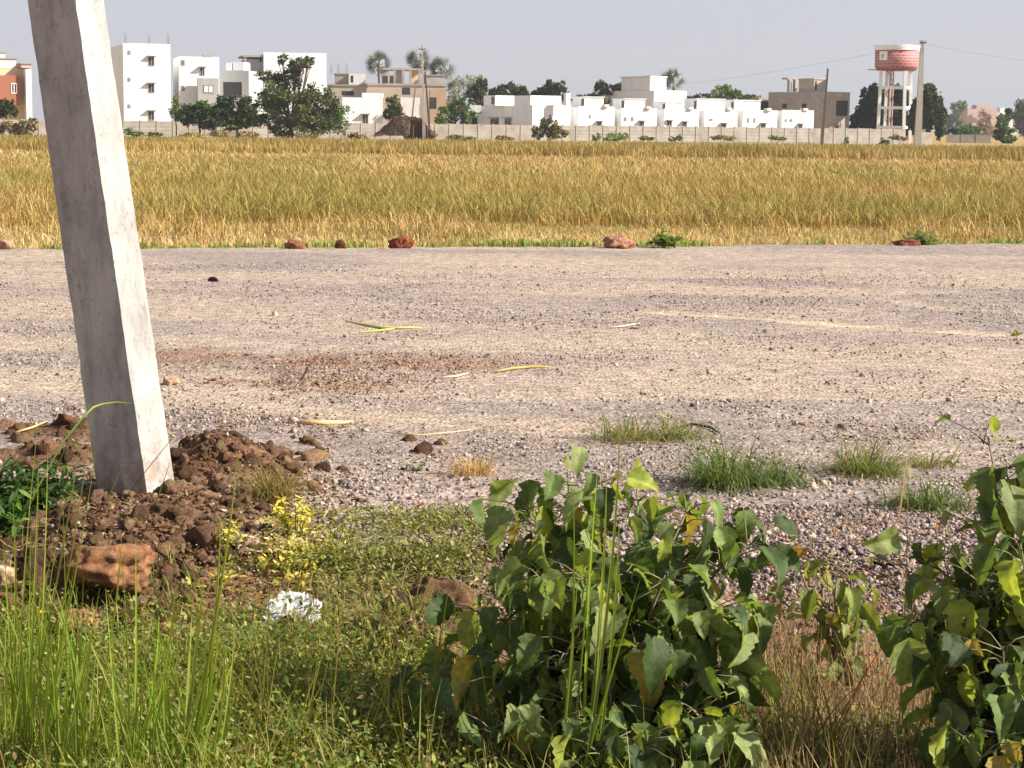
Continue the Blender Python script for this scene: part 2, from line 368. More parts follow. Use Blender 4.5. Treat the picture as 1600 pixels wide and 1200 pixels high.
def roadmat():
    m, n, l, p = newmat('gravel_road')
    a = n.new('ShaderNodeAttribute'); a.attribute_name = 'tint'; g = n.new('ShaderNodeNewGeometry')
    v = n.new('ShaderNodeTexVoronoi'); v.inputs['Scale'].default_value = 34; l.new(g.outputs['Position'], v.inputs['Vector'])
    t = n.new('ShaderNodeTexNoise'); t.inputs['Scale'].default_value = 9; t.inputs['Detail'].default_value = 12; t.inputs['Roughness'].default_value = .8
    l.new(g.outputs['Position'], t.inputs['Vector'])
    mr = n.new('ShaderNodeMapRange'); mr.inputs[1].default_value = .34; mr.inputs[2].default_value = .66; mr.inputs[3].default_value = .5; mr.inputs[4].default_value = 1.4
    l.new(t.outputs['Fac'], mr.inputs[0])
    sp = n.new('ShaderNodeSeparateColor'); l.new(v.outputs['Color'], sp.inputs[0])
    m2 = n.new('ShaderNodeMapRange'); m2.inputs[3].default_value = .72; m2.inputs[4].default_value = 1.2; l.new(sp.outputs[0], m2.inputs[0])
    mu = n.new('ShaderNodeMath'); mu.operation = 'MULTIPLY'; l.new(mr.outputs[0], mu.inputs[0]); l.new(m2.outputs[0], mu.inputs[1])
    vm = n.new('ShaderNodeVectorMath'); vm.operation = 'SCALE'; l.new(a.outputs['Color'], vm.inputs[0]); l.new(mu.outputs[0], vm.inputs['Scale'])
    l.new(vm.outputs[0], p.inputs['Base Color']); p.inputs['Roughness'].default_value = .95; p.inputs['Specular IOR Level'].default_value = .1
    ad = n.new('ShaderNodeMath'); ad.operation = 'SUBTRACT'; l.new(t.outputs['Fac'], ad.inputs[0]); l.new(v.outputs['Distance'], ad.inputs[1])
    b = n.new('ShaderNodeBump'); b.inputs['Strength'].default_value = .7; b.inputs['Distance'].default_value = .02
    l.new(ad.outputs[0], b.inputs['Height']); l.new(b.outputs[0], p.inputs['Normal'])
    return m
def road_z(x, y):
    s, r = road_masks(x, y)
    return gh(x, y)+.012+.02*(fbm(x*3, y*3, 81)-.5)-.02*np.clip(s, 0, 1)+.02
sheet('gravel_road', axis([(-60, -9, 50), (-9, 9, 240), (9, 60, 50)]), axis([(6.3, 13, 110), (13, 33, 170)]), road_z, roadmat(),
      colf=road_col, keep=lambda x, y: (y > near_edge(x)+.35*fbm(x*3, y*3, 91)) & (y < far_edge(x)-.1+.7*fbm(x*1.3, y*0, 92)))

# loose stones over the road (nobody could count them)
N = 120000
yy = 7.0+(rng.random(N)**1.35)*16; xx = rng.uniform(-1, 1, N)*(yy*.285+.2)
sand, rust = road_masks(xx, yy)
keep = (rng.random(N) < np.clip(1.0-.95*sand, .06, 1)*(.25+1.1*sstep(.35, .65, fbm(xx*1.1, yy*1.1, 95)))) & (yy > near_edge(xx)-.15) & (yy < far_edge(xx))
xx, yy, rust = xx[keep], yy[keep], rust[keep]; n_ = len(xx)
_p, _q = proj(np.stack([xx, yy, 0*xx], -1)); k_ = ~((_p < 500) & (_q > 690)) | (rng.random(n_) < .15); xx, yy, rust = xx[k_], yy[k_], rust[k_]; n_ = len(xx)
sz = rng.lognormal(math.log(.0072), .42, n_)*(1+.2*(yy < 9))
zz = road_z(xx, yy)+sz*.2
kc = pal([(148, 134, 128), (162, 146, 138), (134, 122, 118), (172, 154, 140), (92, 82, 80), (158, 138, 122), (176, 160, 148), (104, 94, 90)], n_, .16)
kc = kc*(1-rust[:, None]*.7)+np.array(lin((140, 92, 66)))*rust[:, None]*.7
v, f, k = stones(np.stack([xx, yy, zz], -1), sz, kc, T=chip_t, kinds=16)
tag(np_mesh('gravel', v, f, M['stone'], col=k), 'loose grey crushed stone scattered over the dusty road', 'gravel', kind='stuff')

N = 3600; q_ = rng.integers(0, 3, N); t_ = rng.random(N); P = np.zeros((N, 3))
for j, (a_, b_) in enumerate((((290, 566), (740, 574)), ((340, 596), (600, 604)), ((120, 640), (520, 690)))):
    A_, B_ = gnd(*a_), gnd(*b_); m_ = q_ == j; P[m_, 0] = A_.x+(B_.x-A_.x)*t_[m_]; P[m_, 1] = A_.y+(B_.y-A_.y)*t_[m_]
P[:, 0] += rng.normal(0, .2, N); P[:, 1] += rng.normal(0, .4, N); k_ = fbm(P[:, 0]*3, P[:, 1]*3, 73) > .42; P = P[k_]; N = len(P); P[:, 2] = road_z(P[:, 0], P[:, 1])+.003
v, f, k = stones(P, rng.lognormal(math.log(.0065), .5, N), pal([(156, 122, 98), (136, 102, 80), (172, 140, 116)], N, .2), T=chip_t, kinds=12)
tag(np_mesh('soil_crumbs', v, f, M['clod'], col=k), 'light reddish brown soil crumbs forming a patch on the road right of the post', 'soil', kind='stuff')

# verge: denser gravel on the near right
N = 90000
xx = rng.uniform(-2.3, 2.5, N); yy = rng.uniform(5.2, 8.4, N)
px, py = proj(np.stack([xx, yy, gh(xx, yy)], -1))
dens = sstep(560, 760, px+60*(fbm(xx*3, yy*3, 97)-.5)*2)*(1-sstep(930, 1010, py))*.9+.12
dens = dens*np.where((px < 500) & (py > 680), .12, 1)
keep = rng.random(N) < dens; xx, yy = xx[keep], yy[keep]; n_ = len(xx)
sz = rng.lognormal(math.log(.007), .45, n_)
kc = pal([(140, 126, 122), (156, 141, 134), (122, 110, 110), (166, 150, 138), (102, 90, 92), (146, 124, 110), (118, 96, 84)], n_, .2)
v, f, k = stones(np.stack([xx, yy, np.maximum(gh(xx, yy), np.where(yy > near_edge(xx), road_z(xx, yy), -9))+sz*.25], -1), sz, kc, T=chip_t, kinds=16)
tag(np_mesh('gravel', v, f, M['stone'], col=k), 'coarser loose gravel along the verge in front of the leafy shrubs', 'gravel', kind='stuff')

# earth clods
N = 16000; P = []
for (cx, cy, rx, ry, h) in HEAPS:
    if h < 0: continue
    m_ = int(N*rx*ry/.9); a = rng.uniform(0, 6.28, m_); r = np.sqrt(rng.random(m_))*1.35
    P.append(np.stack([cx+rx*r*np.cos(a), cy+ry*r*np.sin(a)], -1))
P = np.concatenate(P); g0 = gnd(430, 720); e = rng.normal(0, 1, (1400, 2))*[.45, .35]+[g0.x, g0.y]; P = np.concatenate([P, e])
P = np.concatenate([P, P+rng.normal(0, .05, P.shape), P+rng.normal(0, .05, P.shape)])
sz = rng.lognormal(math.log(.0085), .5, len(P)); sz = np.clip(sz, .004, .026)
kc = pal([(120, 92, 70), (104, 78, 60), (136, 108, 84), (90, 66, 52), (152, 122, 98)], len(P), .2)
small = stones(np.stack([P[:, 0], P[:, 1], gh(P[:, 0], P[:, 1])+sz*.25], -1), sz, kc, flatz=.9, kinds=14)
def lump(r):
    V, F = subdiv_rock(int(r.integers(1, 9999)), (1, .85, .8), 1.5, .75, 3); return V, F
NB = 1900; Q = P[rng.integers(0, len(P), NB)]; q2 = np.clip(rng.lognormal(math.log(.026), .5, NB), .012, .07)
kb = pal([(128, 98, 76), (108, 82, 62), (146, 116, 90), (92, 70, 54)], NB, .2)
big = stones(np.stack([Q[:, 0], Q[:, 1], gh(Q[:, 0], Q[:, 1])+q2*.35], -1), q2, kb, flatz=.8, T=lump, kinds=16)
v, f, k = merge([small, big])
tag(np_mesh('earth_clods', v, f, M['clod'], col=k), 'heap of dark brown dug earth clods round the foot of the leaning concrete post', 'earth clods', kind='stuff')

# ================================================================== LEANING CONCRETE POST
def concrete_mat():
    m, n, l, p = newmat('old_concrete')
    g = n.new('ShaderNodeNewGeometry')
    t = n.new('ShaderNodeTexNoise'); t.inputs['Scale'].default_value = 5; t.inputs['Detail'].default_value = 9; t.inputs['Roughness'].default_value = .7
    mp = n.new('ShaderNodeMapping'); mp.inputs['Scale'].default_value = (1, 1, .45); l.new(g.outputs['Position'], mp.inputs[0]); l.new(mp.outputs[0], t.inputs['Vector'])
    r = n.new('ShaderNodeValToRGB'); e = r.color_ramp.elements; e[0].position = .33; e[0].color = (.265, .25, .235, 1); e[1].position = .6; e[1].color = (.48, .452, .42, 1)
    l.new(t.outputs['Fac'], r.inputs[0])
    t2 = n.new('ShaderNodeTexNoise'); t2.inputs['Scale'].default_value = 38; t2.inputs['Detail'].default_value = 6; l.new(g.outputs['Position'], t2.inputs['Vector'])
    r2 = n.new('ShaderNodeValToRGB'); e = r2.color_ramp.elements; e[0].position = .26; e[0].color = (.6, .58, .55, 1); e[1].position = .42; e[1].color = (1, 1, 1, 1)
    l.new(t2.outputs['Fac'], r2.inputs[0])
    mm = n.new('ShaderNodeMix'); mm.data_type = 'RGBA'; mm.blend_type = 'MULTIPLY'; mm.inputs[0].default_value = .8
    l.new(r.outputs[0], mm.inputs[6]); l.new(r2.outputs[0], mm.inputs[7])
    sz_ = n.new('ShaderNodeSeparateXYZ'); l.new(g.outputs['Position'], sz_.inputs[0])          # mud splashed up from the soil
    md = n.new('ShaderNodeMapRange'); md.inputs[1].default_value = .0; md.inputs[2].default_value = .32; md.inputs[3].default_value = .9; md.inputs[4].default_value = 0
    l.new(sz_.outputs[2], md.inputs[0]); tm_ = n.new('ShaderNodeTexNoise'); tm_.inputs['Scale'].default_value = 14; tm_.inputs['Detail'].default_value = 8; l.new(g.outputs['Position'], tm_.inputs['Vector'])
    th = n.new('ShaderNodeMapRange'); th.inputs[1].default_value = .42; th.inputs[2].default_value = .6; l.new(tm_.outputs['Fac'], th.inputs[0])
    ml = n.new('ShaderNodeMath'); ml.operation = 'MULTIPLY'; l.new(md.outputs[0], ml.inputs[0]); l.new(th.outputs[0], ml.inputs[1])
    mud = n.new('ShaderNodeMix'); mud.data_type = 'RGBA'; l.new(ml.outputs[0], mud.inputs[0]); l.new(mm.outputs[2], mud.inputs[6]); mud.inputs[7].default_value = (.24, .15, .09, 1)
    # dark weather stains running along the shaft
    ms_ = n.new('ShaderNodeMapping'); ms_.inputs['Scale'].default_value = (7, 7, 1.3); l.new(g.outputs['Position'], ms_.inputs[0]); ts = n.new('ShaderNodeTexNoise'); ts.inputs['Scale'].default_value = 1.4; ts.inputs['Detail'].default_value = 7; ts.inputs['Roughness'].default_value = .75
    l.new(ms_.outputs[0], ts.inputs['Vector']); rs_ = n.new('ShaderNodeMapRange'); rs_.inputs[1].default_value = .3; rs_.inputs[2].default_value = .5; rs_.inputs[3].default_value = .7; rs_.inputs[4].default_value = 1; l.new(ts.outputs['Fac'], rs_.inputs[0])
    vs_ = n.new('ShaderNodeVectorMath'); vs_.operation = 'SCALE'; l.new(mud.outputs[2], vs_.inputs[0]); l.new(rs_.outputs[0], vs_.inputs['Scale']); l.new(vs_.outputs[0], p.inputs['Base Color'])
    p.inputs['Roughness'].default_value = .92; p.inputs['Specular IOR Level'].default_value = .15
    b = n.new('ShaderNodeBump'); b.inputs['Strength'].default_value = .35; b.inputs['Distance'].default_value = .01
    t3 = n.new('ShaderNodeTexNoise'); t3.inputs['Scale'].default_value = 60; t3.inputs['Detail'].default_value = 8; l.new(g.outputs['Position'], t3.inputs['Vector'])
    l.new(t3.outputs['Fac'], b.inputs['Height']); l.new(b.outputs[0], p.inputs['Normal'])
    return m
M['concrete'] = concrete_mat()
D0 = pb.y
def post():
    c0 = at(233, 790, D0-.12); c1 = at(118, 0, D0-.12)          # the near arris
    dx = (c1-c0)/(c1.z-c0.z)                                      # lean per metre of height
    ux = Vector((-.866, .5, 0))*.305; uy = Vector((.5, .866, 0))*.197
    zb = -.6; zt = 5.9; nseg = 150; m = 9                         # points along each side
    V = []; F = []
    for i in range(nseg+1):
        z = zb+(zt-zb)*i/nseg; s = 1-.028*(z-0)
        o = c0+dx*(z-c0.z)
        q = [(a/m, 0) for a in range(m)]+[(1, a/m) for a in range(m)]+[(1-a/m, 1) for a in range(m)]+[(0, 1-a/m) for a in range(m)]
        for (a, b) in q:
            ea = abs(a-.5) > .49; eb = abs(b-.5) > .49
            ch = .0
            if ea and eb: ch = .009+.025*max(0, float(fbm(z*13+a*31, b*17, 7))-.62)*2      # worn arris
            p = o+ux*s*(a+(.5-a)*ch*2)+uy*s*(b+(.5-b)*ch*2)
            nz = (float(vnoise(z*22+a*9, b*13+a*5, 5))-.5)*.0035
            V.append(p+Vector(((a-.5)*nz*2, (b-.5)*nz*2, 0)))
    n = 4*m
    for i in range(nseg):
        for k in range(n): F.append((i*n+k, i*n+(k+1) % n, (i+1)*n+(k+1) % n, (i+1)*n+k))
    V2 = MB(); V2.add(V, F+[tuple(range(n))[::-1], tuple(range(nseg*n, nseg*n+n))])
    o = V2.build('concrete_post', M['concrete'])
    tag(o, 'thick weathered square concrete post leaning to the left out of a heap of earth', 'post')
post()

# ================================================================== ROCKS
def rock(px, py, wpx, hpx, cols, label, seed, group=None, name='rock', dep=.8, ground=None, sink=.25, rz=0):
    zg = -.12 if py > 820 else 0
    g = gnd(px, py, zg); sc_ = g.y/FPX
    z = float(gh(g.x, g.y)) if ground is None else ground
    V, F = subdiv_rock(seed, (wpx*sc_/2, wpx*sc_/2*dep, hpx*sc_/(2-sink)), n=5 if wpx > 60 else 4, amp=.42 if wpx > 60 else .5)
    a = rz; Rz = np.array([[math.cos(a), -math.sin(a), 0], [math.sin(a), math.cos(a), 0], [0, 0, 1]])
    V = V @ Rz.T+np.array([g.x, g.y, z+hpx*sc_/(2-sink)*(1-sink)])
    base = np.array([lin(c) for c in cols]); t = fbm(V[:, 0]*14+seed, V[:, 2]*14+V[:, 1]*9, seed+3)
    col = base[0]*(1-t)[:, None]+base[-1]*t[:, None]
    o = np_mesh(name, V, F, M['rock'], None, col, True)
    return tag(o, label, 'rock', group)
rock(168, 978, 175, 84, [(134, 92, 64), (172, 128, 92)], 'large orange-brown flat-topped boulder in front of the leaning post', 3, sink=.3)
rock(118, 1014, 100, 50, [(150, 106, 74), (188, 142, 102)], 'tan elongated rock just below the big orange-brown boulder', 5, sink=.3, rz=-.25)
rock(8, 985, 48, 46, [(185, 150, 120), (215, 185, 150)], 'pale pinkish stone at the left edge among tall grass', 8)
rock(262, 1020, 46, 36, [(150, 108, 76), (190, 145, 105)], 'small tan stone right of the elongated rock among herbs', 12)
rock(690, 1010, 120, 80, [(92, 70, 52), (124, 96, 70)], 'dull brown earth lump half hidden by grass left of the central leafy shrub', 14)
rock(628, 391.5, 40, 24, [(118, 62, 42), (150, 90, 62)], 'rounded rust-red boulder standing at the far edge of the road', 21)
rock(965, 390, 50, 21, [(158, 112, 92), (178, 134, 112)], 'dull pink pointed rock at the far edge of the road below dry stalks', 22)
rock(463, 391.5, 38, 18, [(112, 74, 52), (160, 116, 86)], 'flat brown rock among green weeds at the far edge of the road', 25)
rock(533, 391.5, 20, 16, [(70, 44, 30), (120, 76, 50)], 'small dark brown rock just right of the flat brown rock by the field', 27)
rock(1418, 386.5, 52, 13, [(110, 66, 52), (140, 90, 70)], 'long low dark red stone at the road edge below a green weed', 28)
rock(8, 392, 24, 22, [(160, 120, 100), (190, 150, 125)], 'pinkish stone at the far road edge left of the leaning post', 29)
rock(332, 444, 15, 12, [(30, 20, 16), (52, 36, 28)], 'lone dark clod lying on the sandy wheel track of the road', 31)
rock(991, 517, 16, 7, [(70, 60, 50), (100, 90, 76)], 'small dark flat stone on the road beside a pale straw', 33)
rock(332, 599, 15, 9, [(90, 58, 40), (120, 80, 58)], 'little brown clod at the near side of the rusty soil patch', 35)
rock(1510, 540, 14, 6, [(90, 80, 76), (110, 100, 92)], 'small dark stone below the bright sandy wheel track at right', 36)
rock(266, 605, 30, 20, [(190, 160, 125), (210, 182, 145)], 'pale tan stone lying on the road just right of the post', 37)
rock(105, 690, 38, 34, [(70, 44, 32), (110, 74, 52)], 'dark brown clod on the earth left of the post', 38)
rock(1430, 762, 26, 9, [(52, 40, 38), (80, 64, 58)], 'blackish flat stone in front of the small grass tufts at right', 39)
rock(1275, 1075, 60, 40, [(160, 108, 80), (190, 135, 105)], 'salmon coloured stone in shade between the two leafy shrubs', 41)
rock(1350, 1055, 46, 44, [(170, 118, 90), (200, 150, 118)], 'pinkish stone under the lowest leaves of the right-hand shrub', 42)

# ================================================================== PADDY FIELD
def crop(name, label, y0, y1, dens, H, W, c0, c1, seg=4, edge=None, lean_=.16, xm=.29, bend=(.5, 1.5), jit=.18, hn=.35, clump=3.):
    # sample uniformly over the trapezium seen
    A = xm*(y1*y1-y0*y0); N = int(A*dens)
    yy = np.sqrt(rng.uniform(y0*y0, y1*y1, N)); xx = rng.uniform(-1, 1, N)*(yy*xm+.5)
    if edge is not None: k = edge(xx, yy); xx, yy = xx[k], yy[k]; N = len(xx)
    # bunch the stems into hills
    g = .16; xx = np.round(xx/g)*g+rng.normal(0, g*.28, N); yy = np.round(yy/g)*g+rng.normal(0, g*.28, N)
    hh = H*(1-hn/2+hn*fbm(xx*.35, yy*.2, 101))*rng.uniform(.72, 1.18, N)*(.8+.4*vnoise(xx*clump, yy*clump, 102))
    n1 = (.6*fbm(xx*.22, yy*.08, 103)+.4*fbm(xx*1.3, yy*.5, 104))[:, None]; n2 = rng.random((N, 1))
    jit = jit*1.5; a0 = pal(c0, N, jit); a1 = pal(c1[0], N, jit)*(1-sstep(.35, .65, n1))+pal(c1[1], N, jit)*sstep(.35, .65, n1)
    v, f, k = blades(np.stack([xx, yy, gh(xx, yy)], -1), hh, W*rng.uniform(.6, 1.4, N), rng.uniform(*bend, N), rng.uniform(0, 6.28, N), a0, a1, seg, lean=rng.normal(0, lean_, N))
    return tag(np_mesh(name, v, f, M['dry'], None, k), label, 'crop' if 'crop' in name else 'grass', kind='stuff')
BR = [(166, 130, 72), (146, 112, 60), (180, 146, 88)]
GO = [(198, 174, 108), (184, 158, 90), (212, 192, 132), (142, 116, 66), (114, 90, 52)]
OL = [(172, 162, 90), (156, 150, 78), (188, 178, 112), (122, 118, 58), (98, 92, 48)]
ST = [(208, 184, 128), (190, 160, 104), (218, 200, 150), (160, 128, 82)]
def fe1(x, y): return y > far_edge(x)+7.4+3.6*fbm(x*.35, 0*y, 111)+2.2*fbm(x*2, y*0, 112)-2.6*sstep(.5, 4, x)
crop('rice_crop', 'ripening golden rice standing in the near part of the field behind the road', 33, 60, 190, .54, .015, BR, (GO, OL), 4, edge=fe1, bend=(.7, 2.3), hn=.95)
def fe4(x, y): return (y > far_edge(x)+3.5+2.5*vnoise(x*.8, y*.0, 118)) & (y < far_edge(x)+11) & (vnoise(x*1.1, y*.8, 119)+.35*rng.random(x.shape) > .86)
crop('rice_crop', 'lodged and leaning rice straggling out at the ragged front of the field', 28, 40, 110, .44, .015, BR, (GO, ST), 4, edge=fe4, bend=(.8, 2.4), hn=.9, lean_=.45)
crop('rice_crop', 'golden green rice in the middle of the wide field', 60, 88, 75, .54, .03, BR, (OL+ST[:1], GO+ST), 3, bend=(.8, 2.2), hn=.6)
crop('rice_crop', 'pale straw-coloured rice towards the far side of the field', 88, 101, 44, .5, .045, BR, (ST, ST+GO), 3, bend=(.9, 2.2))
crop('rice_crop', 'taller browner rice of the farthest plot before the boundary wall', 106, 142, 28, .74, .06, [(150, 124, 76), (134, 108, 64)], ([(176, 154, 92), (156, 132, 74), (190, 168, 108)], [(142, 124, 66), (124, 106, 54), (160, 140, 82)]), 3, bend=(.2, 1.0))
def fe2(x, y): return (y > far_edge(x)-.05+.9*fbm(x*1.3, y*0, 92)) & (vnoise(x*1.7, y*1.2, 120)+.5*rng.random(x.shape) > .42)
crop('dry_grass', 'trampled straw and dry grass between road and rice', 27, 41, 220, .15, .015, ST, (ST+[(196, 180, 140)], [(158, 146, 84), (128, 136, 62), (150, 122, 78), (116, 128, 58)]), 3, edge=fe2, bend=(.6, 2.4), hn=1.1, clump=1.6)
def fe3(x, y): d = y-far_edge(x); return (d > -.1) & (d < 3.2) & (vnoise(x*.9, y*.5, 115) > .42)
crop('green_weeds', 'low green weeds along the far edge of the road', 25, 32, 300, .15, .018, [(96, 120, 50)], ([(146, 158, 74), (124, 142, 62)], [(165, 168, 96), (110, 130, 58)]), 3, edge=fe3, bend=(.6, 1.8))
crop('dry_grass', 'rough grass and weeds before the boundary wall', 142, 180, 9, .6, .09, [(150, 130, 84)], ([(170, 140, 84), (150, 136, 74)], [(128, 130, 66), (160, 150, 90)]), 3)

# ================================================================== BACKGROUND
GZ = -.22
def wallY(px):                                             # the boundary wall recedes to the right
    t = (px-800)/FPX; x0, y0, x1, y1 = WA.x, WA.y, WB.x, WB.y
    return (y0*(x1-x0)-x0*(y1-y0))/((x1-x0)-t*(y1-y0))
WA, WB = at(0, 190, 195), at(1475, 205, 240)
WD = Vector((WB.x-WA.x, WB.y-WA.y, 0)).normalized(); PHI = math.atan2(WD.y, WD.x)
white = flat('white_paint', (.85, .85, .84), .8, .13, 1.6, stretch=(1, 1, .18))
white2 = flat('offwhite_paint', (.74, .72, .68), .8, .2, 1.6, stretch=(1, 1, .18))
greyp = flat('grey_paint', (.42, .42, .42), .85, .15, 1.6, stretch=(1, 1, .2))
bare = flat('bare_cement', (.36, .31, .27), .95, .25, 1.2)
brown = flat('brown_cement', (.41, .36, .325), .95, .3, 1.0)
tanp = flat('tan_plaster', (.47, .40, .33), .9, .2, 1.0)
cream = flat('cream_paint', (.72, .55, .34), .85, .08, 1.)
terra = flat('terracotta_paint', (.36, .145, .09), .85, .12, 1.)
dark = flat('dark_glass', (.035, .035, .04), .3, .2, 3)
shade_dark = flat('opening_shade', (.05, .045, .045), .95, .2, 3)  # near-black colour stands in for the shade inside openings
shutter = flat('grey_shutter', (.28, .28, .28), .6, .1, 3)
pinkp = flat('pink_plaster', (.52, .36, .31), .9, .15, 1)
precast = flat('precast_panel', (.41, .37, .325), .95, .4, .8)
steel = flat('steel_rod', (.10, .07, .06), .8, .2, 5)

def solve_w(A, px1, d):                                    # how far along d from A until column px1
    # column px1 -> plane through camera: use sight lines at the height of A
    t = tcol(px1, A); return (t*A.y-A.x)/(d[0]-t*d[1])
def tcol(px, A):
    # x/y slope of column px at A's height (roll makes it depend a little on the row)
    py = 190.
    for _ in range(4):
        r = ray(px, py); z = CAMZ+r.z*A.y/r.y; py -= (A.z-z)/A.y*FPX
    return r.x/r.y
class Bld:
    def __init__(s, name, label, cat, px, D, group=None, phi=None):
        s.phi = PHI if phi is None else phi; s.D = D
        A = at(px, 205, D); s.root = empty(name, (A.x, A.y, GZ), label, cat, group, s.phi)
        s.u = Vector((math.cos(s.phi), math.sin(s.phi), 0)); s.v = Vector((-math.sin(s.phi), math.cos(s.phi), 0))
    def vol(s, name, px0, px1, yt, yb, mat, dD=0, depth=6., parent=None, cap=None, capm=None, over=.12):
        """box whose front face spans photo columns px0..px1, top at row yt (at px0), bottom at row yb or the ground"""
        D = s.D+dD; T = at(px0, yt, D); zb = GZ if yb is None else at(px0, yb, D).z
        A = Vector((T.x, T.y, zb)); wd = solve_w(Vector((T.x, T.y, (T.z+zb)/2)), px1, (s.u.x, s.u.y))
        b = MB().box(A, s.u*wd, s.v*depth, Vector((0, 0, T.z-zb)))
        o = b.build(name, mat, parent or s.root)
        s.A, s.w, s.h, s.dep = A, wd, T.z-zb, depth
        if cap:
            MB().box(A-s.u*over-s.v*over+Vector((0, 0, T.z-zb)), s.u*(wd+2*over), s.v*(depth+2*over), Vector((0, 0, cap))).build('roof_slab', capm or mat, s.root)
        return s
    def hit(s, px, py, face='F'):
        n = -s.v if face == 'F' else -s.u
        r = ray(px, py); c = Vector((0, 0, CAMZ)); return c+r*((s.A-c).dot(n)/r.dot(n))
    def win(s, px, py, w, h, name='window', shade=True, mat=None, face='F', frame=None):
        """opening centred on a photo pixel of the last volume's front: frame, pane and a concrete sunshade"""
        a = s.hit(px, py, face); k = a.y/FPX; u = s.u if face == 'F' else -s.v; n = -s.v if face == 'F' else -s.u
        cosf = abs(u.x) if abs(u.x) > .3 else .42
        W = w*k/max(.35, cosf); H = h*k
        o = a-u*W/2-Vector((0, 0, H/2))
        t = .09
        f = MB()
        for (x0, z0, x1, z1) in ((0, 0, W, t), (0, H-t, W, H), (0, t, t, H-t), (W-t, t, W, H-t), (W/2-t/2, t, W/2+t/2, H-t)):
            f.box(o+u*x0+Vector((0, 0, z0))-n*.02, u*(x1-x0), n*.07, Vector((0, 0, z1-z0)))
        fo = f.build(name, frame or shutter, s.root)
        MB().box(o+u*t+Vector((0, 0, t))-n*.03, u*(W-2*t), n*.055, Vector((0, 0, H-2*t))).build('pane', mat or dark, fo)
        if shade: MB().box(o-u*.15+Vector((0, 0, H+.05)), u*(W+.3), n*.45, Vector((0, 0, .09))).build('sunshade', bare if shade is True else shade, s.root)
        return s
    def void(s, px0, px1, yt, yb, mat=None, name='opening', face='F'):
        a = s.hit(px0, yb, face); b = s.hit(px1, yb, face); c = s.hit(px0, yt, face); n = -s.v if face == 'F' else -s.u
        MB().box(a-n*.2, Vector((b.x-a.x, b.y-a.y, 0)), n*.215, Vector((0, 0, c.z-a.z))).build(name, mat or shade_dark, s.root); return s  # solid dark panel on the face, painted as the shade of an open bay
    def rods(s, pts, h=1.0):
        for px, py in pts:
            p = at(px, py, s.D+2); m = MB()
            for q in range(3): m.tube([p+Vector((q*.12, 0, -.3)), p+Vector((q*.12+.03, 0, h*(1-.12*q)))], .014, 4)
            for q in range(2): m.tube([p+Vector((0, 0, .1+.3*q)), p+Vector((.27, 0, .1+.3*q))], .012, 4)
            m.build('rod_bundle', steel, s.root)
        return s

# --- boundary wall
def wall_run(name, label, pxa, pxb, hgt, panel, mat, Dfun, group=None):
    a = at(pxa, 200, Dfun(pxa)); b = at(pxb, 200, Dfun(pxb)); a.z = b.z = GZ; d = (b-a); L = d.length; d.normalize(); nrm = Vector((d.y, -d.x, 0))
    root = empty(name, a, label, 'wall', group); n = int(L/panel); pm = MB(); po = MB(); cp = MB()
    for i in range(n):
        o = a+d*(i*panel); h = hgt+random.uniform(-.03, .03)
        for r_ in range(5): pm.box(o+d*.1+Vector((0, 0, r_*h/5))-nrm*(.006*(r_ % 2)), d*(panel-.2), -nrm*.06, Vector((0, 0, h/5-.015)))
        po.box(o-d*.08+nrm*.05, d*.16, -nrm*.16, Vector((0, 0, h+.06)))
    pm.build('panels', mat, root); po.build('wall_posts', flat('wall_post', (.40, .35, .30), .95, .2, 3), root)
wall_run('boundary_wall', 'long grey-tan precast panel wall with posts along the far side of the field', -20, 1432, 1.93, 1.72, precast, wallY)
wall_run('boundary_wall', 'lower worn end of the panel wall right of the tall power pole', 1440, 1476, 1.55, 1.72, flat('worn_panel', (.42, .37, .31), .95, .3, 1), wallY)
wall_run('boundary_wall', 'distant low grey wall beyond the end of the panel wall at right', 1480, 1556, 1.2, 2.2, flat('far_wall', (.36, .32, .29), .95, .3, 1), lambda p: 285.)

W0 = wallY
# house far left: terracotta and cream
B = Bld('house', 'terracotta and cream two-storey house at the far left edge', 'house', 12, W0(12)+22)
B.vol('wall', -18, 49, 106, None, cream, depth=7).vol('roof_room', 0, 25, 92, 106, white2, 1, 3, cap=.15, capm=bare).vol('parapet_block', 33, 49, 100, 106, pinkp, .5, 4, cap=.12, capm=bare)
B.vol('side_wing', 40, 50, 108, None, white, -.35, 3)
B.vol('terracotta_wing', -30, 31, 117, 163, terra, -1.6, 2).win(22, 138, 8, 16, shade=False, frame=white)
B.vol('roof_room', -20, 8, 82, 100, white, 3, 3, cap=.15, capm=bare)
# tall white block
B = Bld('apartment_building', 'tall plain white three-storey block right behind the leaning post', 'apartment building', 192, W0(192)+16, phi=R(19))
B.vol('wall', 192, 267, 69, None, white, 0, 11)
for y in (96, 138, 181): B.win(236.5, y, 9, 14)
for y in (82, 124, 166): B.win(202, y, 4, 6, shade=False)
B.rods([(194, 68), (231, 69), (261, 69)], 1.2)
MB().box(B.A+Vector((0, 0, B.h)), B.u*B.w, B.v*.15, Vector((0, 0, .12))).build('parapet', white, B.root)
# second white block
B = Bld('apartment_building', 'white two-storey block with a roof tank right of the tall white block', 'apartment building', 280, W0(280)+16, phi=R(14))
B.vol('wall', 280, 343, 88, None, white, 0, 10).win(316, 112, 7, 12)
for y in (96, 99+0): pass
for y in (98, 138): B.win(286, y, 5, 8, shade=False)
B.vol('porch_wing', 309, 342, 122, None, greyp, -1.0, 1.0).win(326, 139, 15, 12, 'balcony_opening', False, white)
B.vol('water_tank', 318, 333, 85, 88, bare, 3, 1.5)
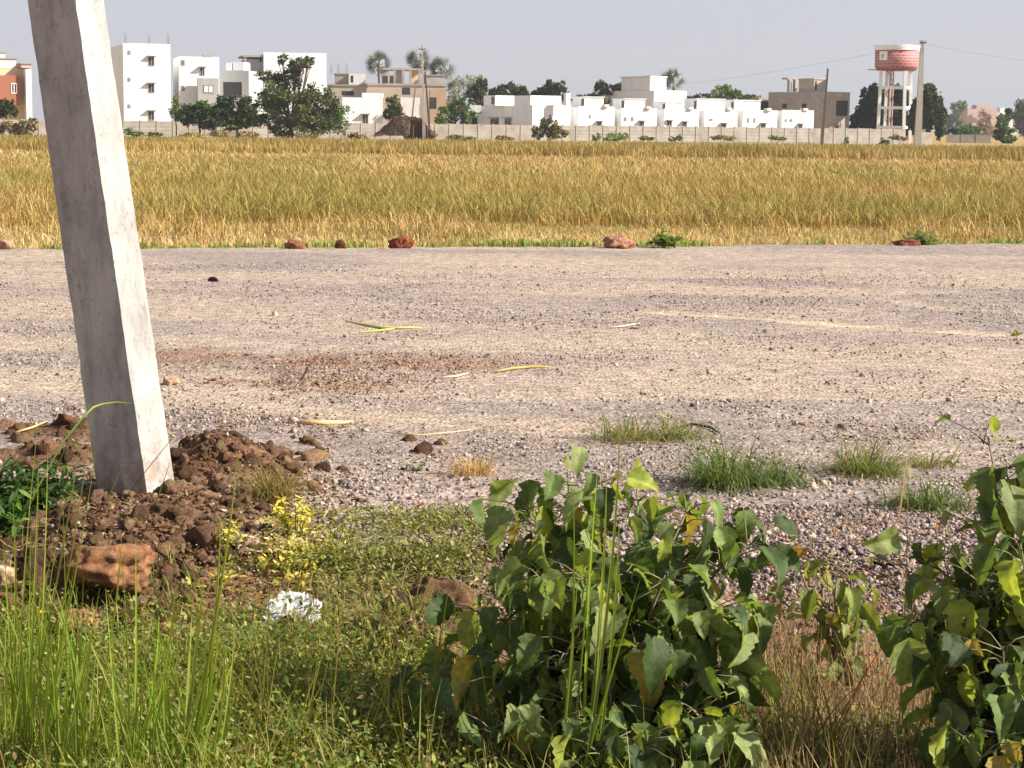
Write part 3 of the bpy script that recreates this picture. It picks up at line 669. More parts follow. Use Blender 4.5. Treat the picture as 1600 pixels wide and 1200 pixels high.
# grey house with dark opening
B = Bld('house', 'grey-fronted house with a dark open bay between the white blocks', 'house', 345, W0(345)+19, phi=R(-6))
B.vol('wall', 345, 389, 110, None, greyp, 0, 7).void(349, 378, 128, 152)
B.vol('parapet', 353, 362, 98, 111, white, 2, 3).vol('parapet', 364, 381, 97, 110, white, 2, 3)
# big white house behind tree
B = Bld('house', 'large white house with a pillared roof room behind the big tree', 'house', 380, W0(380)+26, phi=R(13))
B.vol('wall', 412, 510, 84, None, white, 0, 9).vol('wall', 384, 412, 92, None, greyp, .3, 6).vol('roof_slab', 380, 413, 86, 89, bare, -.3, 7)
B.vol('pillar', 382, 385, 89, 110, bare, -.2, .3).void(406, 409, 90, 97)
B.vol('parapet', 412, 510, 81.5, 84.3, white2, .2, .3)
# tan unfinished house
B = Bld('house', 'unfinished pale house with bare roof rods left of the palms', 'house', 515, W0(515)+40, phi=R(6))
B.vol('wall', 514, 600, 134, None, tanp, 0, 8, cap=.2, capm=bare).void(534, 553, 142, 149)
B.vol('stair_room', 524, 545, 116, 134, bare, 1, 4, cap=.15).vol('stair_room', 545, 571, 115, 134, white2, .6, 4).void(548, 552, 118, 129)
B.rods([(516, 113), (527, 114), (540, 113)], 1.3)
# low white house
B = Bld('house', 'low plain white house left of the thatched hut', 'house', 535, W0(535)+7, phi=R(12))
B.vol('wall', 535, 598, 152, None, white, 0, 7).win(571, 187, 9, 15)
B.vol('parapet', 566, 600, 145, 152, white2, 2, .5)
# brown multi-level house
B = Bld('house', 'tan and brown unfinished two-storey house with an open top floor behind the hut', 'house', 600, W0(600)+34, phi=R(8))
B.vol('wall', 575, 697, 133, None, tanp, 0, 9, cap=.25, capm=brown)
B.vol('lower_wall', 626, 660, 152, None, white2, -1.2, 1.2).vol('lower_wall', 573, 626, 138, None, flat('dull_orange', (.46, .37, .29), .9, .15, 1), -1.3, 1.3)
B.void(628, 641, 137, 148); B.vol('side_wall', 672, 697, 140, None, flat('ochre', (.44, .31, .21), .9, .15, 1), -1.1, 1.1).void(671, 682, 152, 170)
B.vol('roof_slab', 598, 662, 106, 109, brown, 1, 5)
for x0, x1 in ((606, 609), (615, 618), (628, 632), (640, 643), (654, 657)): B.vol('column', x0, x1, 109, 132, brown, 1.2, .35)
B.vol('upper_wall', 618, 628, 110, 132, white2, 2.5, .3).vol('upper_wall', 643, 654, 110, 132, cream, 2.5, .3).vol('upper_wall', 597, 615, 118, 132, bare, 3, .3)
B.vol('roof_room', 665, 695, 118, 133, brown, 2, 4, cap=.12)
# white house with porch, grey side
B = Bld('house', 'white house with a grey shaded side and a flat-roofed porch right of the hut', 'house', 832, W0(832)+4, phi=R(28))
B.vol('wall', 832, 891, 165, None, white, 0, 14)
B.win(773, 192, 13, 13, face='L'); B.win(794, 192, 10, 13, face='L')
B.vol('stair_room', 829, 877, 149, 165.5, white, 1.0, 4).vol('stair_room', 774, 807, 149, 165, white, 5.5, 3).void(769, 772, 151, 163)
B.vol('chimney_block', 885, 891, 145, 165, white, .2, .6)
B.vol('porch_roof', 727, 752, 164, 178, greyp, 9, 4).vol('porch_pillar', 732, 737, 178, None, white2, 9.2, .4).vol('back_wall', 737, 752, 178, None, shade_dark, 12, .3)  # wall behind the porch is coloured dark as painted shade
B.vol('parapet_coping', 830.5, 893, 163.6, 165.4, white2, -.1, .3)
# big grey/white house behind the row
B = Bld('house', 'larger two-storey house with a grey side and white stair tower behind the row', 'house', 1022, W0(1000)+34, phi=R(30))
B.vol('wall', 1022, 1072, 141, None, white, 0, 15).vol('stair_room', 1016, 1041, 121, 141, white, 1.5, 7, cap=.2, capm=white2)
B.vol('roof_tank', 1018, 1034, 118, 121, bare, 3, 1.5)
B.vol('roof_slab', 992, 1016, 122.5, 124, bare, 8, 1.5)
# row of small white houses
rows = [(904, 960, 167, 913, 943, 152, 'first of the low white row, next to the porch house', [(937, 196, 7, 11)], [(922, 182, 3, 5)]),
        (971, 1026, 170, 976, 1008, 155, 'second of the low white row, below the larger two-storey house', [(1003, 196, 7, 12)], [(977, 186, 4, 6), (988, 186, 4, 6)]),
        (1038, 1092, 171, 1040, 1066, 160, 'third of the low white row, below the white stair tower', [(1070, 197, 7, 12), (1046, 193, 8, 8)], []),
        (1101, 1152, 172, 1089, 1132, 155, 'fourth of the low white row, in front of the pale leafy tree', [(1131, 199, 8, 11)], [(1111, 187, 5, 3)]),
        (1161, 1214, 173, 1147, 1188, 157, 'fifth of the low white row, with two narrow slits', [(1193, 199, 7, 11)], [(1169, 188, 3, 7), (1179, 188, 3, 7)]),
        (1222, 1271, 173, None, None, None, 'last of the low white row, in front of the brown concrete house', [(1251, 199, 6, 9)], [(1228, 188, 3, 4), (1236, 188, 4, 4)])]
for (a, b, yt, sa, sb, sy, txt, wins, slits) in rows:
    B = Bld('row_house', 'single-storey white house, '+txt, 'house', a, W0(a)+5, 'row of low white houses behind the panel wall')
    B.vol('wall', a, b, yt, None, white, 0, 9)
    MB().box(B.A+Vector((0, 0, B.h)), B.u*B.w, B.v*.12, Vector((0, 0, .10))).build('parapet', white2, B.root)
    for w_ in wins: B.win(*w_)
    for w_ in slits: B.win(*w_, name='vent_window', shade=False)
    if sa:
        B.vol('stair_room', sa, sb, sy, yt, white, 1.2, 3.2, cap=.1, capm=white2).void(sa-3.6, sa-.6, sy+2.5, yt-1.5)
    B.vol('roof_tank', b-15, b-8, yt-4, yt, white2, 1.0, .8)
# brown concrete house
B = Bld('house', 'brown bare-concrete two-storey house with an open roof pavilion left of the water tower', 'house', 1281, W0(1281)+20, phi=R(33))
B.vol('wall', 1281, 1327, 143, None, brown, 0, 10.2).void(1306, 1324, 157, 181).win(1308, 199, 6, 6)
B.win(1286, 158, 3, 5, shade=False).win(1296, 158, 3, 4, shade=False)
B.void(1222, 1229, 162, 169, face='L').void(1253, 1260, 162, 169, face='L')
B.vol('roof_pillar', 1234, 1237, 124, 143, brown, 6, .5).vol('roof_room', 1243, 1268, 124, 143, brown, 6, .5).vol('roof_slab', 1231, 1270, 121.3, 124, brown, 6, 1.2)
B.vol('stair_room', 1272, 1291, 124, 143, tanp, 2, 3, cap=.15, capm=tanp).void(1273, 1276, 127, 141)
B.vol('side_wing', 1186, 1209, 152, None, bare, 9, 1.5).void(1189, 1202, 159, 172)
# hazy far buildings at right
B = Bld('apartment_building', 'distant pinkish apartment block with a hazy outline right of the tall pole', 'apartment building', 1512, 800, phi=R(10))
B.vol('wall', 1512, 1558, 170, None, pinkp, 0, 12).vol('stair_room', 1526, 1548, 164, 170, pinkp, 2, 5)
for x in (1522, 1534, 1546):
    for y in (178, 192): B.vol('balcony', x-3, x+3, y, y+5, tanp, -1, 1)
B = Bld('apartment_building', 'distant white building at the far right beside dark trees', 'apartment building', 1558, 850, phi=R(10))
B.vol('wall', 1556, 1592, 176, None, white2, 0, 12).vol('stair_room', 1563, 1574, 168, 176, white2, 2, 4)

# --- overhead water tower
def tower():
    D = W0(1400)+16; c = at(1397, 200, D); k = D/FPX; c.z = GZ
    root = empty('water_tower', c, 'round overhead water tank painted as red brickwork on tall white legs', 'water tower')
    zr = lambda py: at(1397, py, D).z
    r = 33*k; z0, z1, z2 = zr(111), zr(79), zr(71)
    m, n, l, p = newmat('painted_brick'); tc = n.new('ShaderNodeUVMap'); br = n.new('ShaderNodeTexBrick')
    br.inputs['Scale'].default_value = 1; br.inputs['Brick Width'].default_value = 1; br.inputs['Row Height'].default_value = .5; br.inputs['Mortar Size'].default_value = .075; br.inputs['Mortar Smooth'].default_value = .3
    br.inputs['Color1'].default_value = (.30, .085, .085, 1); br.inputs['Color2'].default_value = (.40, .14, .13, 1); br.inputs['Mortar'].default_value = (.50, .27, .25, 1)
    l.new(tc.outputs[0], br.inputs[0]); l.new(br.outputs[0], p.inputs['Base Color']); p.inputs['Roughness'].default_value = .7
    import bmesh
    bm = bmesh.new(); uv = bm.loops.layers.uv.new('UVMap'); ns = 48
    rings = [(z0+.25, r*.93, 0), (z0+.55, r, .3), (z1, r, 3.2)]
    vs = [[bm.verts.new((c.x+rr*math.cos(2*math.pi*i/ns), c.y+rr*math.sin(2*math.pi*i/ns), z)) for i in range(ns)] for z, rr, _ in rings]
    for a in range(2):
        for i in range(ns):
            f = bm.faces.new((vs[a][i], vs[a][(i+1) % ns], vs[a+1][(i+1) % ns], vs[a+1][i]))
            for lp, (ii, aa) in zip(f.loops, ((i, a), (i+1, a), (i+1, a+1), (i, a+1))): lp[uv].uv = (ii/ns*26, rings[aa][2]*1.0)
            f.smooth = True
    bm.faces.new(vs[0][::-1]); bm.faces.new(vs[2])
    me = bpy.data.meshes.new('tank'); bm.to_mesh(me); bm.free(); link('tank', me, m, root)
    wt = flat('tower_white', (.86, .86, .86), .8, .1, 1); V = Vector
    MB().tube([(c.x, c.y, z1+.003), (c.x, c.y, z2-.15), (c.x, c.y, z2)], [r+.12, r+.16, r+.16], 40).build('roof_rim', wt, root)
    MB().tube([(c.x, c.y, z0+.05), (c.x, c.y, z0+.26)], [r*.9, r*.95], 40).build('bottom_slab', flat('red_slab', (.28, .08, .07), .8, .1, 2), root)
    MB().box((c.x-r-.9, c.y-.6, zr(110)), (1.2, 0, 0), (0, .9, 0), (0, 0, .12)).build('side_platform', greyp, root)
    # small painted sign with a dark mark on the left of the drum
    a0 = math.radians(208); s = MB(); s2 = MB()
    for q in range(5):
        a = a0+q*.09; b = a+.09; R_ = r+.03
        s.hexa([(c.x+R_*math.cos(a), c.y+R_*math.sin(a), zr(95)), (c.x+R_*math.cos(b), c.y+R_*math.sin(b), zr(95)), (c.x+r*.98*math.cos(b), c.y+r*.98*math.sin(b), zr(95)), (c.x+r*.98*math.cos(a), c.y+r*.98*math.sin(a), zr(95))],
               [(c.x+R_*math.cos(a), c.y+R_*math.sin(a), zr(81)), (c.x+R_*math.cos(b), c.y+R_*math.sin(b), zr(81)), (c.x+r*.98*math.cos(b), c.y+r*.98*math.sin(b), zr(81)), (c.x+r*.98*math.cos(a), c.y+r*.98*math.sin(a), zr(81))])
    sg = s.build('painted_sign', wt, root)
    a = a0+.2; ctr = V((c.x+(r+.04)*math.cos(a), c.y+(r+.04)*math.sin(a), zr(88.5))); tt = V((-math.sin(a), math.cos(a), 0))
    s2.box(ctr-tt*.12-V((0, 0, .3)), tt*.24, V((math.cos(a), math.sin(a), 0))*.03, (0, 0, .55)); s2.box(ctr-tt*.2-V((0, 0, .02)), tt*.4, V((math.cos(a), math.sin(a), 0))*.035, (0, 0, .12))
    s2.build('mark', greyp, sg)
    R0 = r*.86
    A = [math.radians(q) for q in (20, 110, 200, 290)]; leg = []
    for a in A:
        p0 = V((c.x+R0*1.02*math.cos(a), c.y+R0*1.02*math.sin(a), GZ)); p1 = V((c.x+R0*.93*math.cos(a), c.y+R0*.93*math.sin(a), z0+.1)); leg.append((p0, p1))
        d = V((.19, 0, 0)); e = V((0, .19, 0)); MB().hexa([p0-d-e, p0+d-e, p0+d+e, p0-d+e], [p1-d-e, p1+d-e, p1+d+e, p1-d+e]).build('leg', wt, root)
    for py in (140, 171, 201):
        z = zr(py)
        for i in range(4):
            (a0_, a1_), (b0, b1) = leg[i], leg[(i+1) % 4]; t = (z-GZ)/(z0-GZ); P_, Q = a0_.lerp(a1_, t), b0.lerp(b1, t); d = (Q-P_).normalized(); e = V((-d.y, d.x, 0))*.14
            MB().box(P_+d*.2-e, (Q-P_)-d*.4, e*2, V((0, 0, .34))).build('tie_beam', wt, root)
    MB().tube([(c.x-.7, c.y, GZ), (c.x-.7, c.y, z0+.1)], .16, 8).tube([(c.x-.3, c.y+.2, GZ), (c.x-.3, c.y+.2, z0+.1)], .10, 8).build('riser_pipe', pinkp, root)
    # zigzag ladder
    lad = MB(); zz_ = GZ; q = 0
    while zz_ < z0-.5:
        lad.tube([(c.x-1.1+(.9 if q % 2 else 0), c.y+.6, zz_), (c.x-1.1+(0 if q % 2 else .9), c.y+.6, zz_+1.6)], .05, 5); zz_ += 1.6; q += 1
    lad.build('ladder', steel, root)
tower()

# --- power poles and wires
def pole(label, px0, y0, px1, y1, D, r0, r1, arm=None, mat=None, name='power_pole'):
    a = at(px0, y0, D); b = at(px1, y1, D); a.z = min(a.z, GZ); root = empty(name, a, label, 'pole')
    d = (b-a); e1 = Vector((1, 0, 0)); e2 = Vector((0, 1, 0))
    MB().hexa([a-e1*r0-e2*r0*.7, a+e1*r0-e2*r0*.7, a+e1*r0+e2*r0*.7, a-e1*r0+e2*r0*.7], [b-e1*r1-e2*r1*.7, b+e1*r1-e2*r1*.7, b+e1*r1+e2*r1*.7, b-e1*r1+e2*r1*.7]).build('shaft', mat or flat('pole_cement', (.5, .46, .4), .9, .2, 2), root)
    if arm:
        z = b.z-arm[1]; MB().box((b.x-arm[0]/2, b.y-.3, z), (arm[0], 0, 0), (0, .08, 0), (0, 0, .1)).build('cross_arm', steel, root)
        for sx in (-1, 0, 1):
            MB().tube([(b.x+sx*arm[0]*.45, b.y-.26, z+.1), (b.x+sx*arm[0]*.45, b.y-.26, z+.2), (b.x+sx*arm[0]*.45, b.y-.26, z+.3)], [.03, .07, .03], 6).build('insulator', greyp, root)
    return b
PA = pole('tall slender cement power pole leaning slightly right of the water tower', 1433, 238, 1441.5, 63, 150, .30, .12, (.5, .25))
PB = pole('thin dark wooden pole leaning in front of the brown concrete house', 1283.5, 232, 1293.5, 107, 158, .11, .07, mat=flat('old_wood', (.17, .125, .10), .9, .3, 3))
PC = pole('pale pole topped with a steel bracket above the thatched hut', 663, 196, 659.5, 70, W0(660)-14, .17, .08, (.7, .5))
steelp = flat('stay_wood', (.13, .09, .075), .9, .3, 3)
PD = pole('dark leaning prop pole right of the pale pole above the hut', 673, 205, 664, 112, W0(660)-12, .11, .07, mat=steelp)
PE = pole('pale slanting prop pole left of the pale pole above the hut', 640, 188, 650, 125, W0(660)-12, .10, .07, mat=flat('pale_wood', (.36, .30, .25), .9, .3, 3))
def wire(label, a, b, sag, r=.007):
    a = Vector(a); b = Vector(b); pts = []
    for i in range(25):
        t = i/24; p = a.lerp(b, t); p.z -= sag*4*t*(1-t); pts.append(p)
    tag(MB().tube(pts, r, 4, False).build('power_line', flat('wire', (.16, .16, .17), .6, .1, 3)), label, 'power line')
wire('power line running from the tall pole out of the right edge', PA+Vector((.3, -.2, -.3)), at(1760, 108, 150), .3)
wire('sagging power line running left from the tall pole behind the water tower', PA+Vector((-.3, -.2, -.3)), at(900, 137, 330), 1.2, .009)
wire('faint thin power line low over the dark trees in the middle', at(900, 137, 330), at(560, 118, 330), 1.2, .009)

# --- thatched hut
def hut():
    D = W0(630)-13; k = D/FPX; b = at(632, 216, D); root = empty('thatched_hut', (b.x, b.y, GZ), 'low brown thatched hut with a dark open front before the wall', 'hut')
    zr = lambda py: at(632, py, D).z
    xs = lambda px: at(px, 200, D).x
    # sagging hipped roof as a grid of thatch plus loose stalks
    nx, ny = 26, 12; V = []; K = []; F = []
    for j in range(ny+1):
        for i in range(nx+1):
            u = i/nx; v = j/ny; ridge = zr(180+8*abs(u-.45)*2); eave = zr(211)
            x = xs(586)+(xs(682)-xs(586))*u; edge = min(1, min(u/.30, (1-u)/.22)); h = 1-abs(v-.5)*2
            hz = eave+(ridge-eave)*min(edge, 1)*(h**.8)
            V.append((x, D-1.5+3.4*v, hz+random.uniform(-.13, .13)))
    for j in range(ny):
        for i in range(nx):
            if j < 5 and 14 < i < 24: continue           # open mouth
            q = j*(nx+1)+i; F.append((q, q+1, q+nx+2, q+nx+1))
    V = np.array(V); F = np.array(F); K = pal([(120, 98, 84), (98, 80, 70), (140, 116, 98)], len(V), .2)
    roof = np_mesh('roof', V, F, M['dry'], root, K)
    ok = F[rng.integers(0, len(F), 5200)]; w4 = rng.dirichlet([1]*4, 5200); P = (V[ok]*w4[:, :, None]).sum(1)
    sgn = np.sign(P[:, 1]-D-.2); az = np.where(sgn < 0, -np.pi/2, np.pi/2)+rng.normal(0, .5, 5200)
    v, f, kk = blades(P, rng.uniform(.25, .6, 5200), np.full(5200, .05), rng.uniform(.0, .7, 5200), az, pal([(128, 104, 88), (92, 74, 64), (150, 124, 104)], 5200, .25), pal([(150, 126, 104), (104, 84, 74)], 5200, .25), 2, lean=rng.uniform(1.3, 1.9, 5200))
    np_mesh('thatch', v, f, M['dry'], root, kk)
    MB().box((xs(632), D+.4, GZ), (xs(680)-xs(632), 0, 0), (0, .1, 0), (0, 0, 1.2)).build('back_wall', shade_dark, root)  # dark sheet behind the mouth, shade of the interior painted in
    for px in (632, 646, 668): MB().tube([(xs(px), D-1.3, GZ), (xs(px)+.05, D-1.2, zr(196))], .06, 6).build('post', M['bark'], root)
hut()

# ================================================================== TREES
def leafclump(N, size, lobes, cols, droop=0., seed=0, jit=.25, shell=.55):
    """leaf-sized faces spread through several uneven lobes; lobes = (x,y,z,rx,ry,rz)"""
    r = np.random.default_rng(seed); vol = np.array([l[3]*l[4]*l[5] for l in lobes])**.75; k = r.choice(len(lobes), N, p=vol/vol.sum()); L = np.array(lobes)[k]
    # sub-clumps inside a lobe give gaps
    nc = 26; cc = r.normal(size=(len(lobes), nc, 3)); cc /= np.linalg.norm(cc, axis=2)[..., None]; cc *= (r.uniform(.35, 1.0, (len(lobes), nc, 1)))**shell
    sub = cc[k, r.integers(0, nc, N)]; q = sub+r.normal(0, .15, (N, 3))
    P = L[:, :3]+q*L[:, 3:6]
    m = rotz(r.uniform(0, 6.28, N)) @ rotx(r.normal(0, .8, N)) @ roty(r.normal(0, .8, N))
    T = np.array([(-.5, -.05, 0), (0, -.36, .03), (.55, .02, 0), (.05, .34, .05), (0, 0, .12)]); TF = np.array([(0, 1, 4), (1, 2, 4), (2, 3, 4), (3, 0, 4)])
    c = np.array([lin(x) for x in cols]); sc_ = (size*r.uniform(.6, 1.5, N))[:, None, None]
    col = c[(k*7+r.integers(0, 2, N)) % len(c)]*r.uniform(1-jit, 1+jit, (N, 1))
    return scatter(T, TF, P, m*sc_, col)
def tree(name, label, px, D, ybase, lobes_px, cols, N=2500, size=.28, trunk=True, group=None, trunk_r=.16, seed=None, mat=None, cat=None, barecol=None):
    """lobes in photo pixels (px, py, half-width, half-height) at depth D"""
    seed = int(px*13+D) if seed is None else seed; r = np.random.default_rng(seed)
    base = at(px, ybase, D); k = D/FPX; base.z = GZ
    root = empty(name, base, label, cat or ('bush' if 'bush' in name or 'weed' in name else 'tree'), group)
    L = []
    for (x, y, a, b) in lobes_px:
        p = at(x, y, D); L.append((p.x, p.y+r.uniform(-.5, .5)*a*k, p.z, a*k, a*k*.9, b*k))
    v, f, c = leafclump(N, size, L, cols, seed=seed)
    np_mesh('crown', v, f, mat or M['tree_leaf'], root, c)
    m = MB()
    cx = sum(l[0] for l in L)/len(L); top = Vector((cx, base.y, max(l[2] for l in L)))
    fork = base.lerp(Vector((cx, base.y, base.z)), .5); fork.z = base.z+(min(l[2] for l in L)-base.z)*.75+.3
    m.tube([base, base.lerp(fork, .5)+Vector((.08, 0, 0)), fork], [trunk_r*1.3, trunk_r, trunk_r*.85], 8)
    for l in L:
        e = Vector(l[:3])+Vector((0, 0, l[5]*.6)); mid = fork.lerp(e, .5)+Vector((r.uniform(-.3, .3), r.uniform(-.3, .3), .1))
        m.tube([fork, mid, e], [trunk_r*.7, trunk_r*.4, trunk_r*.12], 6)
        for q in range(3):
            g = Vector(l[:3])+Vector((r.uniform(-.8, .8)*l[3], r.uniform(-.8, .8)*l[4], r.uniform(-.2, .8)*l[5])); m.tube([mid, g], [trunk_r*.3, trunk_r*.08], 5)
    m.build('trunk', M['bark'], root, True)
    return root
DG = [(48, 62, 30), (62, 78, 38), (36, 50, 26)]
MG = [(74, 98, 44), (94, 118, 52), (58, 80, 36)]
LG = [(116, 136, 66), (98, 122, 58), (134, 148, 84)]
XD = [(24, 32, 24), (30, 40, 28), (38, 48, 32)]
OG = [(78, 86, 48), (96, 102, 58), (60, 68, 40), (112, 114, 70)]
GR = [(150, 150, 128), (132, 134, 112), (166, 162, 140)]
V_ = W0
tree('tree', 'large spreading tree with tall straggly top limbs in front of the big white house', 452, V_(452)-12, 213,
     [(462, 168, 44, 28), (425, 150, 26, 30), (405, 180, 22, 20), (498, 160, 28, 26), (523, 185, 24, 26), (450, 125, 24, 18), (470, 100, 18, 9), (440, 92, 9, 9), (482, 94, 12, 6), (415, 118, 14, 10), (480, 195, 34, 16), (440, 200, 20, 12), (456, 112, 9, 18)],
     OG+DG+MG, 17000, .25, trunk_r=.28)
tree('tree', 'bushy dark green tree just left of the large spreading tree', 372, V_(372)-11, 210, [(372, 168, 24, 18), (345, 178, 20, 16), (352, 160, 14, 10), (390, 185, 16, 16), (362, 195, 22, 10)], DG+MG, 8000, .24, trunk_r=.12)
tree('tree', 'smaller rounded green tree in front of the second white block', 312, V_(312)-11, 208, [(305, 176, 24, 14), (325, 185, 22, 16), (290, 182, 14, 14), (315, 165, 12, 8)], DG+MG, 6000, .23, trunk_r=.1)
tree('tree', 'thin pale sapling at the corner of the tall white block', 275, V_(275)-9, 215, [(274, 160, 6, 12), (272, 175, 8, 12)], LG, 500, .2, trunk_r=.06)
tree('tree', 'dark green tree at the left edge below the terracotta wing', 8, V_(8)+8, 190, [(8, 165, 12, 12), (0, 172, 10, 12), (20, 175, 7, 8)], DG+MG, 1600, .26)
tree('bush', 'greyish dry bush leaning on the wall at the left edge', 22, V_(22)-9, 215, [(12, 200, 16, 10), (38, 202, 16, 12), (50, 196, 10, 10), (-8, 202, 14, 10)], [(140, 124, 92), (116, 102, 74), (158, 142, 108), (98, 96, 58)], 2200, .26, trunk_r=.05)
tree('bush', 'low green weeds at the wall foot right of the leaning post', 225, V_(225)-6, 216, [(208, 209, 14, 5), (238, 211, 16, 4), (200, 205, 8, 5)], LG+MG, 800, .22, trunk_r=.04)
tree('bush', 'low straw-coloured scrub below the smaller rounded tree', 330, V_(330)-14, 218, [(300, 212, 20, 5), (345, 210, 18, 7), (385, 212, 18, 6)], [(150, 130, 84), (170, 146, 92), (120, 112, 64)], 1200, .22, trunk_r=.04)
tree('tree', 'olive shrub-like tree behind the left slope of the thatched hut', 615, V_(615)+6, 200, [(613, 162, 10, 12), (620, 175, 12, 10), (606, 178, 9, 8)], OG+LG, 1300, .28)
tree('tree', 'pale leafless hazy tree right of the palms', 722, V_(722)+40, 200, [(716, 140, 16, 22), (738, 135, 14, 18), (708, 160, 10, 14)], GR, 2600, .22)
tree('tree', 'bright green tree right of the hut behind the panel wall', 712, V_(712)+5, 200, [(700, 180, 16, 14), (718, 168, 14, 14), (730, 184, 12, 12), (690, 188, 10, 8)], MG+LG, 2400, .28)
tree('tree', 'dark tree with a pale upper limb left of the porch house', 748, V_(748)+38, 200, [(740, 150, 14, 16), (752, 135, 10, 12), (755, 158, 12, 14), (751, 124, 4, 8)], DG+MG, 2200, .32)
tree('tree', 'dark green crown over the first roof room of the porch house', 795, V_(795)+42, 200, [(780, 146, 14, 14), (800, 144, 14, 13), (815, 148, 11, 14), (770, 152, 9, 10)], DG, 2800, .34)
tree('tree', 'dark green rounded crown behind the white stair room of the porch house', 862, V_(862)+42, 200, [(845, 145, 12, 12), (862, 142, 14, 15), (878, 144, 12, 14), (834, 152, 8, 9), (905, 155, 8, 6)], DG, 2800, .34)
tree('tree', 'spiky dark tree behind the first house of the white row', 945, V_(945)+45, 200, [(940, 138, 10, 12), (958, 141, 14, 10), (925, 152, 12, 7), (975, 138, 14, 8)], DG+MG, 2400, .34)
tree('tree', 'grey-green spreading tree behind the fourth house of the white row', 1135, V_(1135)+35, 200, [(1132, 142, 14, 11), (1148, 146, 12, 8), (1118, 148, 9, 8), (1135, 158, 12, 10)], LG+GR+MG, 2400, .3)
tree('tree', 'low dark band of trees behind the stair room of the fourth row house', 1080, V_(1090)+50, 200, [(1075, 158, 14, 8), (1100, 152, 16, 6), (1170, 155, 18, 6)], DG+MG, 1600, .3)
tree('tree', 'very dark conical tree left of the water tower legs', 1350, V_(1350)+22, 205, [(1354, 185, 22, 24), (1360, 160, 15, 22), (1342, 192, 15, 16), (1366, 145, 8, 14), (1350, 144, 4, 9), (1366, 188, 14, 22), (1338, 196, 10, 12)], XD, 15000, .42, trunk_r=.25)
tree('tree', 'tall dark tree seen between the water tower legs', 1395, V_(1395)+30, 205, [(1392, 180, 22, 25), (1400, 155, 22, 18), (1412, 190, 18, 20), (1378, 150, 10, 14)], XD+DG, 13000, .42, trunk_r=.25)
tree('tree', 'dense dark green columnar tree right of the tall power pole', 1452, V_(1452)+3, 216, [(1452, 165, 16, 28), (1440, 180, 14, 30), (1464, 185, 13, 28), (1452, 145, 9, 12), (1430, 185, 9, 22)], DG+OG, 15000, .36, trunk_r=.22)
tree('tree', 'hazy grey-green tree right of the columnar tree', 1492, 640, 210, [(1495, 172, 10, 12), (1490, 190, 14, 12), (1504, 165, 8, 8)], GR+LG+MG, 3200, .7)
tree('tree', 'low rounded green tree below the distant pink block', 1510, 290, 212, [(1508, 205, 16, 9), (1525, 206, 12, 8), (1490, 208, 10, 7)], MG+DG, 2200, .32)
tree('tree', 'leafless reddish twiggy tree in front of the distant pink block', 1540, 500, 215, [(1540, 190, 12, 18), (1532, 205, 12, 10), (1552, 205, 10, 10)], [(140, 110, 98), (120, 100, 88)], 2200, .35)
tree('tree', 'green tree in front of the distant white building', 1568, 280, 222, [(1566, 195, 10, 16), (1572, 212, 14, 12), (1575, 180, 7, 10), (1560, 210, 8, 8)], MG+DG, 2800, .32)
tree('tree', 'large grey-green tree cut by the right edge of the picture', 1600, 480, 218, [(1596, 185, 13, 22), (1610, 175, 16, 25), (1592, 165, 7, 10), (1608, 205, 16, 16)], DG+GR[:1]+MG, 5200, .5)
tree('bush', 'dark prickly bush with yellow tips before the wall below the porch house', 858, V_(858)-8, 219, [(858, 200, 12, 14), (840, 208, 12, 9), (874, 210, 14, 8), (850, 195, 8, 10), (868, 198, 7, 8)], [(70, 74, 44), (92, 92, 56), (120, 116, 74), (52, 54, 34), (170, 160, 70)], 2600, .24, trunk_r=.05)
tree('bush', 'low grey-green weeds at the wall below the first row house', 950, V_(950)-6, 221, [(932, 214, 7, 7), (958, 214, 16, 7), (975, 213, 8, 6)], LG+GR, 900, .22, trunk_r=.03)
tree('bush', 'small sprawling green weed at the wall below the third row house', 1055, V_(1055)-6, 222, [(1052, 218, 6, 4), (1062, 216, 5, 5)], MG, 260, .2, trunk_r=.03)
tree('bush', 'upright little weed at the wall right of the thin dark pole', 1322, V_(1322)-6, 228, [(1323, 220, 4, 7)], LG+MG, 220, .18, trunk_r=.03)
tree('bush', 'small dark weed at the wall below the water tower', 1383, V_(1383)-6, 229, [(1383, 224, 8, 5), (1379, 219, 3, 4)], DG+MG, 320, .18, trunk_r=.03)

for i_, (px_, w_, h_, cc_, txt_) in enumerate(((470, 30, 6, 0, 'dry scrub at the wall foot below the large spreading tree'), (560, 16, 6, 0, 'straw-coloured scrub left of the thatched hut'), (720, 22, 4, 1, 'low weeds at the wall foot right of the thatched hut'),
        (790, 14, 3, 0, 'faint dry weeds at the wall below the grey side of the porch house'), (1010, 12, 3, 1, 'little weeds at the wall below the second row house'), (1130, 20, 4, 0, 'dry weeds at the wall below the fourth row house'), (1215, 14, 3, 1, 'short green weeds at the wall below the last row house'), (1405, 16, 4, 0, 'dry weeds at the wall left of the tall power pole'))):
    tree('bush', txt_, px_, V_(px_)-9, 222, [(px_-w_*.4, 217-h_*.5, w_*.6, h_), (px_+w_*.5, 218-h_*.4, w_*.5, h_*.8)], [[(150, 132, 92), (126, 110, 76), (168, 150, 106)], [(112, 120, 70), (134, 138, 88), (96, 104, 58)]][cc_], 900, .2, trunk_r=.03)
